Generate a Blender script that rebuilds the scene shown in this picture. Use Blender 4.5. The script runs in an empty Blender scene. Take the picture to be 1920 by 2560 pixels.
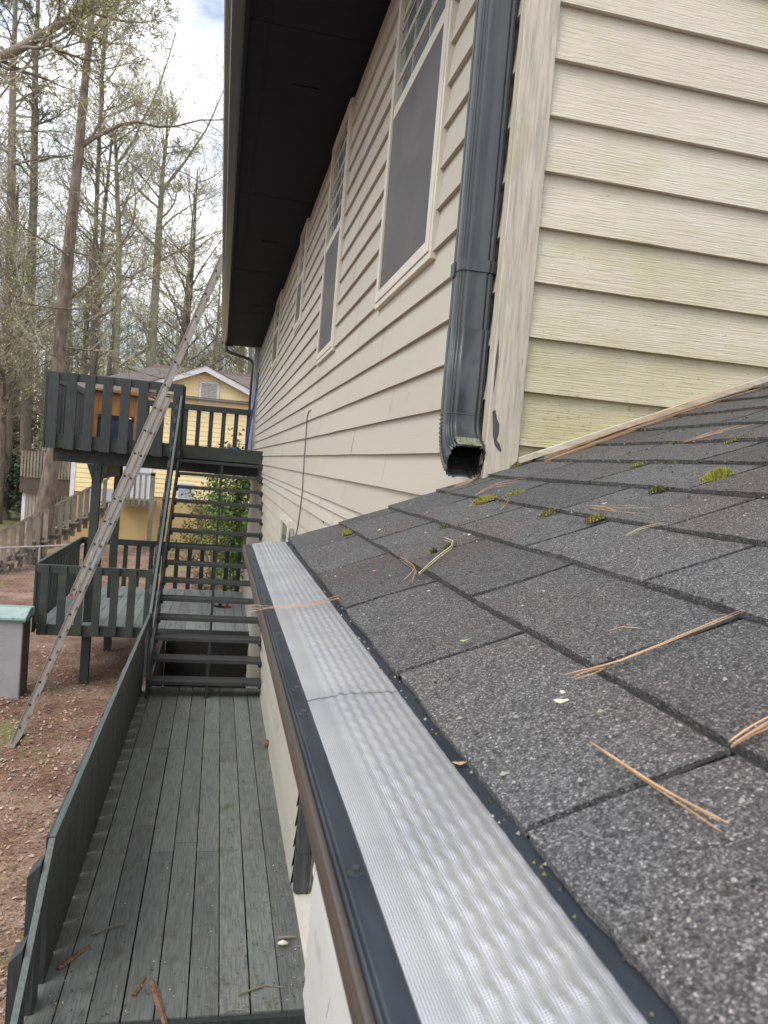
import bpy, bmesh, math, random
from mathutils import Vector, Matrix, noise
R = math.radians
scene = bpy.context.scene
col = scene.collection

# ------------------------------------------------------------------ camera
YAW, PITCH, ROLL, FPX = 0.21674, 0.054476, 0.084716, 1900.0
fwd = Vector((math.sin(YAW)*math.cos(PITCH), math.cos(YAW)*math.cos(PITCH), -math.sin(PITCH)))
r0 = Vector((math.cos(YAW), -math.sin(YAW), 0)); u0 = r0.cross(fwd)
CR = math.cos(ROLL)*r0 + math.sin(ROLL)*u0
CU = -math.sin(ROLL)*r0 + math.cos(ROLL)*u0
CAM = Vector((0, 0, 3.2))
cd = bpy.data.cameras.new("camera"); cam = bpy.data.objects.new("camera", cd); col.objects.link(cam)
M = Matrix((CR, CU, -fwd)).transposed().to_4x4(); M.translation = CAM
cam.matrix_world = M
cd.sensor_fit = 'HORIZONTAL'; cd.sensor_width = 36; cd.lens = 36*FPX/1920
cd.clip_start = 0.02; cd.clip_end = 900
cd.dof.use_dof = True; cd.dof.focus_distance = 1.75; cd.dof.aperture_fstop = 22
scene.camera = cam
def at(px, py, y):
    "world point at depth y seen at pixel px,py of the 1920 wide photograph"
    d = ((px-960)/FPX)*CR - ((py-1280)/FPX)*CU + fwd
    return CAM + d*(y/d.y)

# ------------------------------------------------------------------ world, sun, exposure
SUN_EL, SUN_AZ = R(50), R(236)      # azimuth from +Y, clockwise seen from above
w = bpy.data.worlds.new("World"); scene.world = w; w.use_nodes = True
nt = w.node_tree; N = nt.nodes; L = nt.links
bg = N["Background"]; sky = N.new("ShaderNodeTexSky"); sky.sky_type = 'NISHITA'; sky.sun_disc = False
sky.sun_elevation = SUN_EL; sky.sun_rotation = SUN_AZ; sky.air_density = 1.0; sky.dust_density = 1.5; sky.ozone_density = 1.2
tc = N.new("ShaderNodeTexCoord"); mp = N.new("ShaderNodeMapping"); mp.inputs['Scale'].default_value = (1, 1, 2.2)
nz = N.new("ShaderNodeTexNoise"); nz.inputs['Scale'].default_value = 3.2; nz.inputs['Detail'].default_value = 7; nz.inputs['Roughness'].default_value = .58
rp = N.new("ShaderNodeValToRGB"); rp.color_ramp.elements[0].position = .33; rp.color_ramp.elements[1].position = .60
mx = N.new("ShaderNodeMix"); mx.data_type = 'RGBA'
L.new(tc.outputs['Generated'], mp.inputs['Vector']); L.new(mp.outputs[0], nz.inputs['Vector']); L.new(nz.outputs['Fac'], rp.inputs[0])
L.new(rp.outputs[0], mx.inputs[0]); L.new(sky.outputs[0], mx.inputs[6]); mx.inputs[7].default_value = (10.5, 10.6, 10.9, 1)
L.new(mx.outputs[2], bg.inputs[0]); bg.inputs[1].default_value = 0.125
sd = bpy.data.lights.new("sun", 'SUN'); sd.energy = 1.2; sd.angle = R(30); sd.color = (1, .955, .89)
so = bpy.data.objects.new("sun", sd); col.objects.link(so)
sv = Vector((math.sin(SUN_AZ)*math.cos(SUN_EL), math.cos(SUN_AZ)*math.cos(SUN_EL), math.sin(SUN_EL)))
so.rotation_euler = sv.to_track_quat('Z', 'Y').to_euler()
scene.view_settings.view_transform = 'Standard'; scene.view_settings.look = 'None'
scene.view_settings.exposure = 0.66; scene.view_settings.gamma = 1; scene.view_settings.use_curve_mapping = False
scene.render.resolution_x = 768; scene.render.resolution_y = 1024
scene.cycles.max_bounces = 6

# ------------------------------------------------------------------ helpers
def V(*a): return Vector(a)
class MB:
    def __init__(s): s.v = []; s.f = []; s.c = []; s.cur = 0.5; s.mi = []; s.m = 0
    def add(s, vs, fs):
        b = len(s.v); s.v += [tuple(p) for p in vs]
        s.f += [tuple(i+b for i in f) for f in fs]; s.c += [s.cur]*len(fs); s.mi += [s.m]*len(fs)
    def box(s, x0, x1, y0, y1, z0, z1):
        s.add([(x0,y0,z0),(x1,y0,z0),(x1,y1,z0),(x0,y1,z0),(x0,y0,z1),(x1,y0,z1),(x1,y1,z1),(x0,y1,z1)],
              [(0,3,2,1),(4,5,6,7),(0,1,5,4),(1,2,6,5),(2,3,7,6),(3,0,4,7)])
    def obox(s, c, a, b, d):
        "box centred c with half-axis vectors a,b,d"
        c, a, b, d = Vector(c), Vector(a), Vector(b), Vector(d)
        p = [c+i*a+j*b+k*d for k in (-1,1) for i, j in ((-1,-1),(1,-1),(1,1),(-1,1))]
        s.add(p, [(0,3,2,1),(4,5,6,7),(0,1,5,4),(1,2,6,5),(2,3,7,6),(3,0,4,7)])
    def beam(s, p, q, wv, tv):
        p, q = Vector(p), Vector(q); s.obox((p+q)/2, (q-p)/2, wv, tv)
    def prism(s, poly, ext):
        "poly: list of 3D points, extruded by vector ext"
        ext = Vector(ext); n = len(poly); p = [Vector(q) for q in poly]
        s.add(p+[q+ext for q in p], [tuple(range(n-1, -1, -1)), tuple(range(n, 2*n))]+[(i, (i+1) % n, n+(i+1) % n, n+i) for i in range(n)])
    def tube(s, pts, rads, sides=6, cap=True, sq=None):
        pts = [Vector(p) for p in pts]; n = len(pts); rings = []
        if not hasattr(rads, '__len__'): rads = [rads]*n
        t = (pts[1]-pts[0]).normalized(); ref = V(0,0,1) if abs(t.z) < .9 else V(1,0,0)
        a = t.cross(ref).normalized()
        for i in range(n):
            t = (pts[min(i+1, n-1)]-pts[max(i-1, 0)]).normalized()
            a = (a - t*a.dot(t)).normalized(); b = t.cross(a)
            for k in range(sides):
                th = 2*math.pi*(k+.5)/sides; rings.append(pts[i]+(a*math.cos(th)+b*math.sin(th))*rads[i])
        f = [(i*sides+k, i*sides+(k+1) % sides, (i+1)*sides+(k+1) % sides, (i+1)*sides+k) for i in range(n-1) for k in range(sides)]
        if cap: f += [tuple(range(sides-1, -1, -1)), tuple(range((n-1)*sides, n*sides))]
        s.add(rings, f)
    def sweep(s, prof, y0, y1, t=0.0):
        "open sheet: profile (x,z) swept along y"
        n = len(prof); s.add([(x, y0, z) for x, z in prof]+[(x, y1, z) for x, z in prof], [(i, i+1, n+i+1, n+i) for i in range(n-1)])
    def build(s, name, mat, parent=None, smooth=False, bevel=0, solid=0):
        me = bpy.data.meshes.new(name); off = Vector((0,0,0))
        if parent is not None:
            p = parent
            while p: off += p.location; p = p.parent
        me.from_pydata([(x-off.x, y-off.y, z-off.z) for x, y, z in s.v], [], s.f)
        mats = mat if isinstance(mat, (list, tuple)) else [mat]
        for m in mats: me.materials.append(m)
        if len(mats) > 1: me.polygons.foreach_set('material_index', s.mi)
        at_ = me.attributes.new('tint', 'FLOAT', 'FACE'); at_.data.foreach_set('value', s.c)
        if smooth: me.polygons.foreach_set('use_smooth', [True]*len(me.polygons))
        me.update()
        o = bpy.data.objects.new(name, me); col.objects.link(o)
        if parent is not None: o.parent = parent
        if solid: md = o.modifiers.new('s', 'SOLIDIFY'); md.thickness = solid; md.offset = 0
        if bevel:
            md = o.modifiers.new('b', 'BEVEL'); md.width = bevel; md.segments = 2; md.limit_method = 'ANGLE'; md.angle_limit = R(40)
        return o
def tag(o, label=None, cat=None, group=None, kind=None):
    if label: o['label'] = label
    if cat: o['category'] = cat
    if group: o['group'] = group
    if kind: o['kind'] = kind
    return o
def thing(name, loc, label, cat, group=None):
    o = bpy.data.objects.new(name, None); col.objects.link(o); o.location = loc; o.empty_display_size = .1
    return tag(o, label, cat, group)

# ------------------------------------------------------------------ materials
def lin(c): return c
def mat(name, base, base2=None, scale=(8,8,8), rough=.7, metal=0, bump=0, bscale=None, spots=None, grain=None, gb=0, contrast=(.35,.65), tint=0, spec=.5, dist=.01, growth=None):
    m = bpy.data.materials.new(name); m.use_nodes = True
    T = m.node_tree; n = T.nodes; l = T.links; P = n["Principled BSDF"]
    P.inputs['Roughness'].default_value = rough; P.inputs['Metallic'].default_value = metal
    P.inputs['Specular IOR Level'].default_value = spec
    tc = n.new("ShaderNodeTexCoord")
    def nse(sc, det=5, ro=.55):
        mp = n.new("ShaderNodeMapping"); mp.inputs['Scale'].default_value = sc if hasattr(sc, '__len__') else (sc,)*3
        z = n.new("ShaderNodeTexNoise"); z.inputs['Scale'].default_value = 1; z.inputs['Detail'].default_value = det; z.inputs['Roughness'].default_value = ro
        l.new(tc.outputs['Object'], mp.inputs[0]); l.new(mp.outputs[0], z.inputs['Vector']); return z.outputs['Fac']
    def ramp(fac, a, b):
        r = n.new("ShaderNodeMapRange"); r.inputs[1].default_value = a; r.inputs[2].default_value = b; l.new(fac, r.inputs[0]); return r.outputs[0]
    def mixc(fac, a, b, mode='MIX'):
        x = n.new("ShaderNodeMix"); x.data_type = 'RGBA'; x.blend_type = mode
        for i, q in ((0, fac), (6, a), (7, b)):
            if hasattr(q, 'links'): l.new(q, x.inputs[i])
            elif i == 0: x.inputs[0].default_value = q
            else: x.inputs[i].default_value = (*q, 1)
        return x.outputs[2]
    c = mixc(ramp(nse(scale), *contrast), base, base2 or base)
    for sp in (spots or []):      # (color, scale, lo, hi)
        c = mixc(ramp(nse(sp[1]), sp[2], sp[3]), c, sp[0])
    if growth:                    # algae creeping up from a wet foot: (color, z of full cover, z where it ends)
        sx = n.new("ShaderNodeSeparateXYZ"); l.new(tc.outputs['Object'], sx.inputs[0])
        hr = n.new("ShaderNodeMapRange"); hr.inputs[1].default_value = growth[1]; hr.inputs[2].default_value = growth[2]; hr.inputs[3].default_value = .27; hr.inputs[4].default_value = -.12
        l.new(sx.outputs[2], hr.inputs[0]); ad = n.new("ShaderNodeMath"); ad.operation = 'ADD'; l.new(hr.outputs[0], ad.inputs[0]); l.new(nse((1.9,1,4.5), 6, .62), ad.inputs[1])
        c = mixc(ramp(ad.outputs[0], .44, .95), c, growth[0])
        ml = n.new("ShaderNodeMath"); ml.operation = 'MULTIPLY_ADD'; l.new(hr.outputs[0], ml.inputs[0]); ml.inputs[1].default_value = .34; l.new(nse((60,50,85), 5, .65), ml.inputs[2])
        c = mixc(ramp(ml.outputs[0], .665, .80), c, (.24,.205,.14))
    if grain: c = mixc(ramp(nse(grain, 6), .4, .7), c, tuple(x*.62 for x in base))
    if tint:
        a = n.new("ShaderNodeAttribute"); a.attribute_name = 'tint'
        hs = n.new("ShaderNodeHueSaturation"); l.new(c, hs.inputs['Color'])
        mr = n.new("ShaderNodeMapRange"); mr.inputs[3].default_value = 1-tint; mr.inputs[4].default_value = 1+tint
        l.new(a.outputs['Fac'], mr.inputs[0]); l.new(mr.outputs[0], hs.inputs['Value']); c = hs.outputs[0]
    l.new(c, P.inputs['Base Color'])
    hgt = None
    if bump: hgt = nse(bscale or scale, 6); st = bump
    if gb: hgt = nse(grain, 6, .6); st = gb
    if hgt is not None:
        b = n.new("ShaderNodeBump"); b.inputs['Strength'].default_value = st; b.inputs['Distance'].default_value = dist
        l.new(hgt, b.inputs['Height']); l.new(b.outputs[0], P.inputs['Normal'])
    return m
G = {}
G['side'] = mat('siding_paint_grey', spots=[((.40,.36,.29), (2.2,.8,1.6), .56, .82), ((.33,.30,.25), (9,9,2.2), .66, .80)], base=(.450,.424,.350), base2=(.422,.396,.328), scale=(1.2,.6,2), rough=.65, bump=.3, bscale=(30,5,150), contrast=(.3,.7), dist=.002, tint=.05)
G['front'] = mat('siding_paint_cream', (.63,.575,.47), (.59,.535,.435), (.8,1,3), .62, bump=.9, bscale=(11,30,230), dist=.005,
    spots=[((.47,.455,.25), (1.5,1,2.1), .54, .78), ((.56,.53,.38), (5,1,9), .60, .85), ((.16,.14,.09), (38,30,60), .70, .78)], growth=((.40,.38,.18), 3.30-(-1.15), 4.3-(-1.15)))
G['corner'] = mat('corner_board_paint', (.55,.50,.41), (.50,.455,.35), (3,3,2), .6, grain=(120,120,7), gb=.5, dist=.002,
    spots=[((.36,.34,.17), (8,8,3), .56, .72), ((.16,.14,.10), (70,70,12), .68, .76)])
G['chip'] = mat('peeled_dark_patch', (.055,.05,.05), (.09,.085,.08), 40, .8)
G['soffit'] = mat('soffit_paint', (.0065,.0088,.0165), (.009,.011,.017), 3, .8, spec=.2)
G['fascia'] = mat('fascia_paint', (.007,.009,.013), (.011,.012,.014), 4, .7, spec=.2)
G['gutbrown'] = mat('gutter_brown_enamel', (.060,.050,.043), (.075,.062,.052), (30,3,30), .36, bump=.05)
G['black'] = mat('black_aluminium', (.020,.025,.032), (.038,.045,.055), (60,8,60), .32, spots=[((.16,.16,.155), 120, .72, .80)], bump=.12, bscale=(40,9,40), dist=.002)
G['blackpipe'] = mat('downspout_enamel', (.040,.046,.050), (.058,.065,.069), (14,14,5), .2, spots=[((.20,.19,.16), (90,90,14), .70, .80)])
G['mossy'] = mat('downspout_lip_algae', (.13,.15,.07), (.20,.21,.14), 60, .7, spots=[((.05,.055,.05), 90, .55, .65)], bump=.4)
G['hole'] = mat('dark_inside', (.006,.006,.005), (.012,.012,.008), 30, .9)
G['vinyl'] = mat('window_frame_vinyl', (.60,.575,.48), (.55,.52,.43), 10, .45)
G['screen'] = mat('insect_screen', (.050,.047,.045), (.085,.078,.070), (2,1.4,2.6), .55, spots=[((.12,.10,.09), (6,3,7), .60, .85)])
G['deck'] = mat('deck_paint_worn', (.128,.142,.132), (.172,.184,.168), (7,.9,7), .62, grain=(90,5,60), gb=.45, tint=.16, dist=.003,
    spots=[((.165,.170,.150), (34,5,34), .60, .78), ((.075,.065,.050), (5,3,5), .58, .75), ((.035,.035,.032), (70,22,70), .66, .74)])
G['rail'] = mat('railing_paint', (.024,.030,.030), (.036,.044,.043), (6,6,3), .6, grain=(60,60,6), gb=.35, tint=.18, dist=.002)
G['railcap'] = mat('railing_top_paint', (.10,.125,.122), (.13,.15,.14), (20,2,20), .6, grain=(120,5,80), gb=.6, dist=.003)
G['railgreen'] = mat('railing_paint_mossy', (.028,.035,.033), (.050,.062,.038), (2,2,5), .65, tint=.15, contrast=(.4,.7))
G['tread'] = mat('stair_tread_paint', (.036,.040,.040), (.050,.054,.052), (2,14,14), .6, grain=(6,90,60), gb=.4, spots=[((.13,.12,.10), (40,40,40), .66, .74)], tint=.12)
G['alu'] = mat('ladder_aluminium', (.40,.375,.345), (.33,.305,.28), (9,9,3), .52, metal=.25, spots=[((.62,.60,.56), (30,30,10), .66, .73)])
G['dot'] = mat('rung_end_dark', (.03,.028,.025), None, 8, .6)
G['blue'] = mat('blue_nylon', (.02,.05,.32), (.015,.03,.2), 30, .7)
G['label'] = mat('ladder_label_blue', (.20,.30,.42), (.35,.45,.55), 40, .5)
G['white'] = mat('white_trim', (.66,.66,.66), (.55,.56,.58), 4, .5)
G['greytrim'] = mat('grey_trim', (.42,.43,.47), (.34,.35,.38), 5, .5)
G['flash'] = mat('flashing_board_paint', (.62,.57,.46), (.5,.46,.34), (9,9,9), .6, grain=(12,60,90), gb=.4, spots=[((.25,.24,.15), 24, .62, .75)], dist=.003)
def m_glass():
    m = mat('window_glass', (.16,.19,.185), (.25,.28,.27), (1.2,.8,1.6), .08, spots=[((.30,.33,.32), (2,.5,2), .55, .75)]); m.node_tree.nodes["Principled BSDF"].inputs['Specular IOR Level'].default_value = .9; return m  # pale tones and patches in the colour imitate reflections on the panes
G['glass'] = m_glass()
G['lowwall'] = mat('lower_wall_paint', (.54,.53,.50), (.50,.49,.46), (1.5,1,3), .65, bump=.15, bscale=(20,6,60), spots=[((.36,.33,.27), (3,2,5), .62, .8)], dist=.003)

# --- shingle material: mineral granules
def m_shingle():
    m = bpy.data.materials.new('asphalt_shingle'); m.use_nodes = True
    T = m.node_tree; n = T.nodes; l = T.links; P = n["Principled BSDF"]; P.inputs['Roughness'].default_value = .85; P.inputs['Specular IOR Level'].default_value = .35
    tc = n.new("ShaderNodeTexCoord")
    def vor(sc):
        v = n.new("ShaderNodeTexVoronoi"); v.inputs['Scale'].default_value = sc; l.new(tc.outputs['Object'], v.inputs['Vector']); return v
    v = vor(820); v2 = vor(390)
    s = n.new("ShaderNodeSeparateColor"); l.new(v.outputs['Color'], s.inputs[0])
    s2 = n.new("ShaderNodeSeparateColor"); l.new(v2.outputs['Color'], s2.inputs[0])
    r = n.new("ShaderNodeValToRGB"); e = r.color_ramp; e.elements[0].position = 0; e.elements[0].color = (.036,.036,.036,1)
    e.elements[1].position = 1; e.elements[1].color = (.30,.30,.29,1)
    for p, c in ((.45,(.058,.058,.058)), (.75,(.108,.108,.106)), (.92,(.145,.145,.142))):
        q = e.elements.new(p); q.color = (*c, 1)
    l.new(s.outputs[0], r.inputs[0])
    r2 = n.new("ShaderNodeValToRGB"); e = r2.color_ramp; e.elements[0].position = .0; e.elements[0].color = (.62,.62,.64,1); e.elements[1].position = 1; e.elements[1].color = (1.5,1.5,1.5,1)
    l.new(s2.outputs[1], r2.inputs[0])
    mu = n.new("ShaderNodeMix"); mu.data_type = 'RGBA'; mu.blend_type = 'MULTIPLY'; mu.inputs[0].default_value = 1; l.new(r.outputs[0], mu.inputs[6]); l.new(r2.outputs[0], mu.inputs[7])
    nz = n.new("ShaderNodeTexNoise"); nz.inputs['Scale'].default_value = 3.1; nz.inputs['Detail'].default_value = 3; l.new(tc.outputs['Object'], nz.inputs['Vector'])
    wm = n.new("ShaderNodeMix"); wm.data_type = 'RGBA'; mr = n.new("ShaderNodeMapRange"); mr.inputs[1].default_value = .42; mr.inputs[2].default_value = .68
    l.new(nz.outputs['Fac'], mr.inputs[0]); l.new(mr.outputs[0], wm.inputs[0]); wm.inputs[6].default_value = (1.0,1.0,.99,1); wm.inputs[7].default_value = (1.02,.88,.84,1)
    m2 = n.new("ShaderNodeMix"); m2.data_type = 'RGBA'; m2.blend_type = 'MULTIPLY'; m2.inputs[0].default_value = 1; l.new(mu.outputs[2], m2.inputs[6]); l.new(wm.outputs[2], m2.inputs[7])
    a = n.new("ShaderNodeAttribute"); a.attribute_name = 'tint'; hs = n.new("ShaderNodeHueSaturation"); mr = n.new("ShaderNodeMapRange"); mr.inputs[3].default_value = .70; mr.inputs[4].default_value = 1.30
    l.new(a.outputs['Fac'], mr.inputs[0]); l.new(mr.outputs[0], hs.inputs['Value']); l.new(m2.outputs[2], hs.inputs['Color'])
    # faint dark stains
    n3 = n.new("ShaderNodeTexNoise"); n3.inputs['Scale'].default_value = 26; n3.inputs['Detail'].default_value = 5; l.new(tc.outputs['Object'], n3.inputs['Vector'])
    r3 = n.new("ShaderNodeMapRange"); r3.inputs[1].default_value = .60; r3.inputs[2].default_value = .74; r3.inputs[4].default_value = .55; l.new(n3.outputs['Fac'], r3.inputs[0])
    m3 = n.new("ShaderNodeMix"); m3.data_type = 'RGBA'; l.new(r3.outputs[0], m3.inputs[0]); l.new(hs.outputs[0], m3.inputs[6]); m3.inputs[7].default_value = (.035,.035,.032,1)
    l.new(m3.outputs[2], P.inputs['Base Color'])
    b = n.new("ShaderNodeBump"); b.inputs['Strength'].default_value = .7; b.inputs['Distance'].default_value = .0012; l.new(s.outputs[0], b.inputs['Height']); l.new(b.outputs[0], P.inputs['Normal'])
    return m
G['shingle'] = m_shingle()
def m_guard():
    m = bpy.data.materials.new('micro_mesh_steel'); m.use_nodes = True
    T = m.node_tree; n = T.nodes; l = T.links; P = n["Principled BSDF"]; P.inputs['Metallic'].default_value = .72; P.inputs['Roughness'].default_value = .28
    tc = n.new("ShaderNodeTexCoord")
    def wave(ax, sc):
        w_ = n.new("ShaderNodeTexWave"); w_.bands_direction = ax; w_.inputs['Scale'].default_value = sc; w_.inputs['Distortion'].default_value = .6; l.new(tc.outputs['Object'], w_.inputs['Vector']); return w_.outputs['Fac']
    mu = n.new("ShaderNodeMath"); mu.operation = 'ADD'; l.new(wave('X', 210), mu.inputs[0]); l.new(wave('Y', 210), mu.inputs[1])
    z = n.new("ShaderNodeTexNoise"); z.inputs['Scale'].default_value = 9; z.inputs['Detail'].default_value = 5; l.new(tc.outputs['Object'], z.inputs['Vector'])
    r = n.new("ShaderNodeValToRGB"); r.color_ramp.elements[0].position = .3; r.color_ramp.elements[0].color = (.60,.615,.65,1); r.color_ramp.elements[1].position = .65; r.color_ramp.elements[1].color = (.76,.765,.77,1); l.new(z.outputs['Fac'], r.inputs[0])
    md = n.new("ShaderNodeMix"); md.data_type = 'RGBA'; md.blend_type = 'MULTIPLY'; mr = n.new("ShaderNodeMapRange"); mr.inputs[1].default_value = 0; mr.inputs[2].default_value = 1.2; mr.inputs[3].default_value = .72; l.new(mu.outputs[0], mr.inputs[0])
    md.inputs[0].default_value = 1; l.new(r.outputs[0], md.inputs[6]); l.new(mr.outputs[0], md.inputs[7]); l.new(md.outputs[2], P.inputs['Base Color'])
    b = n.new("ShaderNodeBump"); b.inputs['Strength'].default_value = .35; b.inputs['Distance'].default_value = .0006; l.new(mu.outputs[0], b.inputs['Height']); l.new(b.outputs[0], P.inputs['Normal'])
    return m
G['guard'] = m_guard()

# ------------------------------------------------------------------ dimensions
XW, YC, YE, ZS = .767, 2.115, 18.5, 5.87      # long wall plane, corner, far end, soffit height
GZ = -1.15                                     # yard level
LAP = .157
def roofz(x): return 2.978+.406*(x-.2036)

# ------------------------------------------------------------------ the house
house = thing('house', (XW, YC, GZ), 'two storey house with beige clapboard siding, dark soffit and charcoal shingled lower roof', 'house')
def laps_y(mb, x, y0, y1, z0, z1, base, rng, out=-1, seg=2.6):
    "clapboards on a wall facing -x"
    k = math.floor((z0-base)/LAP)
    while base+k*LAP < z1:
        za = max(base+k*LAP, z0); zb = min(base+(k+1)*LAP+.004, z1+.004); y = y0-rng.random()*seg
        while y < y1:
            a, b = max(y, y0), min(y+seg-.005, y1)
            if b-a > .05:
                n = max(1, int((b-a)/.5)); ps = []
                for i in range(n+1):
                    yy = a+(b-a)*i/n; j = rng.uniform(-.0012,.0012); wv = rng.uniform(-.0016,.0016)
                    ps += [(x+out*(.021+j), yy, za+wv), (x+out*(.0025), yy, zb), (x+out*.001, yy, za+wv+.001)]
                f = []
                for i in range(n):
                    o = 3*i; f += [(o, o+1, o+4, o+3), (o+2, o, o+3, o+5)]
                mb.cur = rng.random(); mb.add(ps, f)
            y += seg
        k += 1
rng = random.Random(5)
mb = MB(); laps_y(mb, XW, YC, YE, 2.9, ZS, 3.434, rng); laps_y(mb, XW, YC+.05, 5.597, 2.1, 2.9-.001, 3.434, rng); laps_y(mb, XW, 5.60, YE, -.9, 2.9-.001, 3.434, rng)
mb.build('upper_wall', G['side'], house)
mb = MB(); mb.box(XW, XW+.1, YC+.0, YE, 2.1, ZS+.3); mb.box(XW, XW+.1, 5.6, YE, -1.1, 2.099); mb.box(XW+.1, 6, YC+.02, YC+.12, 2.9, 8.2); mb.box(XW+.1, 6, YE-.1, YE, -1.1, ZS); mb.build('wall_core', mat('wall_gap_dark', (.10,.09,.075), None, 5, .8), house)
mb = MB(); laps_y(mb, .735, -1.6, 4.38, -.9, 2.1, 3.434, rng, seg=2.9)
mb.build('lower_wall', G['lowwall'], house)
mb = MB(); mb.box(.735, .93, -1.6, 4.38, -1.1, 2.1); mb.box(.90, .96, 4.38, 5.60, -1.1, 2.1); mb.build('lower_wall_core', G['lowwall'], house)
mb = MB(); mb.box(.7585, .899, 4.395, 5.59, -.02, .016); mb.build('door_sill', G['vinyl'], house)
# the exposed lap ends at the corner of the nearer lower wall
mb = MB()
k = 0
z = -.01
while z < 2.0:
    mb.prism([(.716, 4.381, z), (.731, 4.381, z+LAP), (.765, 4.381, z+LAP), (.765, 4.381, z)], (0,.012,0)); z += LAP
mb.build('lap_ends', G['vinyl'], house)

# front wall laps (facing -y)
def laps_x(mb, y, x0, x1, z0f, z1, base, rng):
    k = math.floor((z0f-base)/LAP)
    while base+k*LAP < z1:
        za, zb = base+k*LAP, base+(k+1)*LAP+.004
        n = 14; ps = []
        for i in range(n+1):
            xx = x0+(x1-x0)*i/n; j = rng.uniform(-.0008,.0008); wv = rng.uniform(-.001,.001)
            ps += [(xx, y-.023+j, za+wv), (xx, y-.003, zb), (xx, y-.001, za+wv+.001)]
        f = []
        for i in range(n):
            o = 3*i; f += [(o, o+3, o+4, o+1), (o+2, o+5, o+3, o)]
        mb.cur = rng.random(); mb.add(ps, f); k += 1
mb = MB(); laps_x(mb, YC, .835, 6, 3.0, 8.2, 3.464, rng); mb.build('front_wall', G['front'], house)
# corner board
mb = MB(); mb.box(.742, .843, YC-.030, YC-.002, 3.16, ZS); mb.box(.742, .766, YC-.001, YC+.015, 3.10, ZS)
mb.build('corner_board', G['corner'], house, bevel=.002)
mb = MB()
pl = [(.752,3.395),(.760,3.40),(.768,3.375),(.776,3.36),(.777,3.335),(.772,3.315),(.782,3.305),(.790,3.285),(.784,3.283),(.768,3.30),(.760,3.325),(.756,3.36)]
mb.prism([(x, YC-.0315, z) for x, z in pl], (0,.0012,0))
mb.prism([(.7505, YC-.0315, 3.60), (.755, YC-.0315, 3.55), (.753, YC-.0315, 3.50), (.749, YC-.0315, 3.45), (.747, YC-.0315, 3.55)], (0,.0012,0))
mb.build('peeled_paint', G['chip'], house)
# soffit, fascia, upper roof
mb = MB(); mb.box(-.02, XW, 1.75, YE+.25, ZS, ZS+.02)
for y in (4.9, 8.0, 11.2, 14.4): mb.box(-.02, XW, y, y+.003, ZS-.002, ZS-.0005)
mb.box(.10, .112, 1.75, YE+.25, ZS-.005, ZS-.001); mb.build('soffit', G['soffit'], house)
for y in (5.6, 9.6, 13.6):
    mb = MB(); mb.box(.30, .50, y, y+.26, ZS-.006, ZS-.003); mb.build('soffit_vent', G['soffit'], house)
mb = MB(); mb.box(-.045, -.02, 1.75, YE+.25, ZS-.03, ZS+.22); mb.build('fascia', G['fascia'], house)
mb = MB(); mb.box(-.045, .1, YE+.25, YE+.28, ZS-.03, ZS+.2); mb.prism([(-.12,1.7,ZS+.19), (4.0,1.7,ZS+1.95), (4.0,1.7,ZS+2.0), (-.12,1.7,ZS+.23)], (0,YE-1.2,0)); mb.build('upper_roof', G['shingle'], house)

def window(y0, y1, z0, zm, z1, muntin=True):
    f = MB(); x = XW-.020; t = .050
    def fr(ya, yb, za, zb, d=.018, o=0.0): f.box(x-d, x+o+.02, ya, yb, za, zb)
    fr(y0, y0+t, z0, z1); fr(y1-t, y1, z0, z1); fr(y0+t, y1-t, z0, z0+t); fr(y0+t, y1-t, zm-.03, zm+.03, .010); fr(y0+t, y1-t, z1-t, z1)
    f.box(x-.012, x+.02, y0-.022, y0, z0-.03, z1); f.box(x-.012, x+.02, y1, y1+.022, z0-.03, z1); f.box(x-.012, x+.02, y0, y1, z0-.03, z0)
    fo = f.build('window', G['vinyl'], house, bevel=.003)
    def gl(name, m, za, zb, xo):
        q = MB(); q.box(xo, xo+.005, y0+t, y1-t, za, zb); return q.build(name, m, fo)
    gl('screen', G['screen'], z0+t, zm-.03, x-.006); gl('pane', G['glass'], zm+.03, z1-t, x+.004)
    if muntin:
        q = MB(); n = 3
        for i in range(1, n): yy = y0+t+(y1-y0-2*t)*i/n; q.box(x+.0005, x+.0039, yy-.005, yy+.005, zm+.03, z1-t)
        zz = (zm+z1)/2; q.box(x-.0005, x+.0001, y0+t, y1-t, zz-.005, zz+.005); q.build('muntin', mat('muntin_grey', (.38,.40,.37), None, 5, .5), fo)
    return fo
window(2.93, 3.97, 4.065, 5.01, 5.84)
window(5.58, 6.50, 4.07, 4.99, 5.84)
window(8.40, 9.10, 4.74, 5.28, 5.84, False)
window(12.0, 13.2, 4.76, 5.32, 5.84, False)
# small lower window behind the roof edge
f = MB(); f.box(XW-.045, XW-.0, 7.80, 7.86, 1.75, 2.60); f.box(XW-.045, XW, 8.75, 8.81, 1.75, 2.60); f.box(XW-.045, XW, 7.86, 8.75, 2.54, 2.60); f.box(XW-.045, XW, 7.86, 8.75, 1.75, 1.81)
fo = f.build('window', G['vinyl'], house, bevel=.003); q = MB(); q.box(XW-.03, XW-.022, 7.86, 8.75, 1.81, 2.54); q.build('pane', G['glass'], fo)
# far corner trim
mb = MB(); mb.box(.62, .70, YE-.06, YE+.04, 3.37, ZS-.01); mb.box(.712, XW-.02, YE-.10, YE+.04, 3.37, ZS-.01); mb.box(.70, .712, YE-.02, YE+.04, 3.37, ZS-.01); mb.build('end_trim', G['greytrim'], house, bevel=.004)

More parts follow.
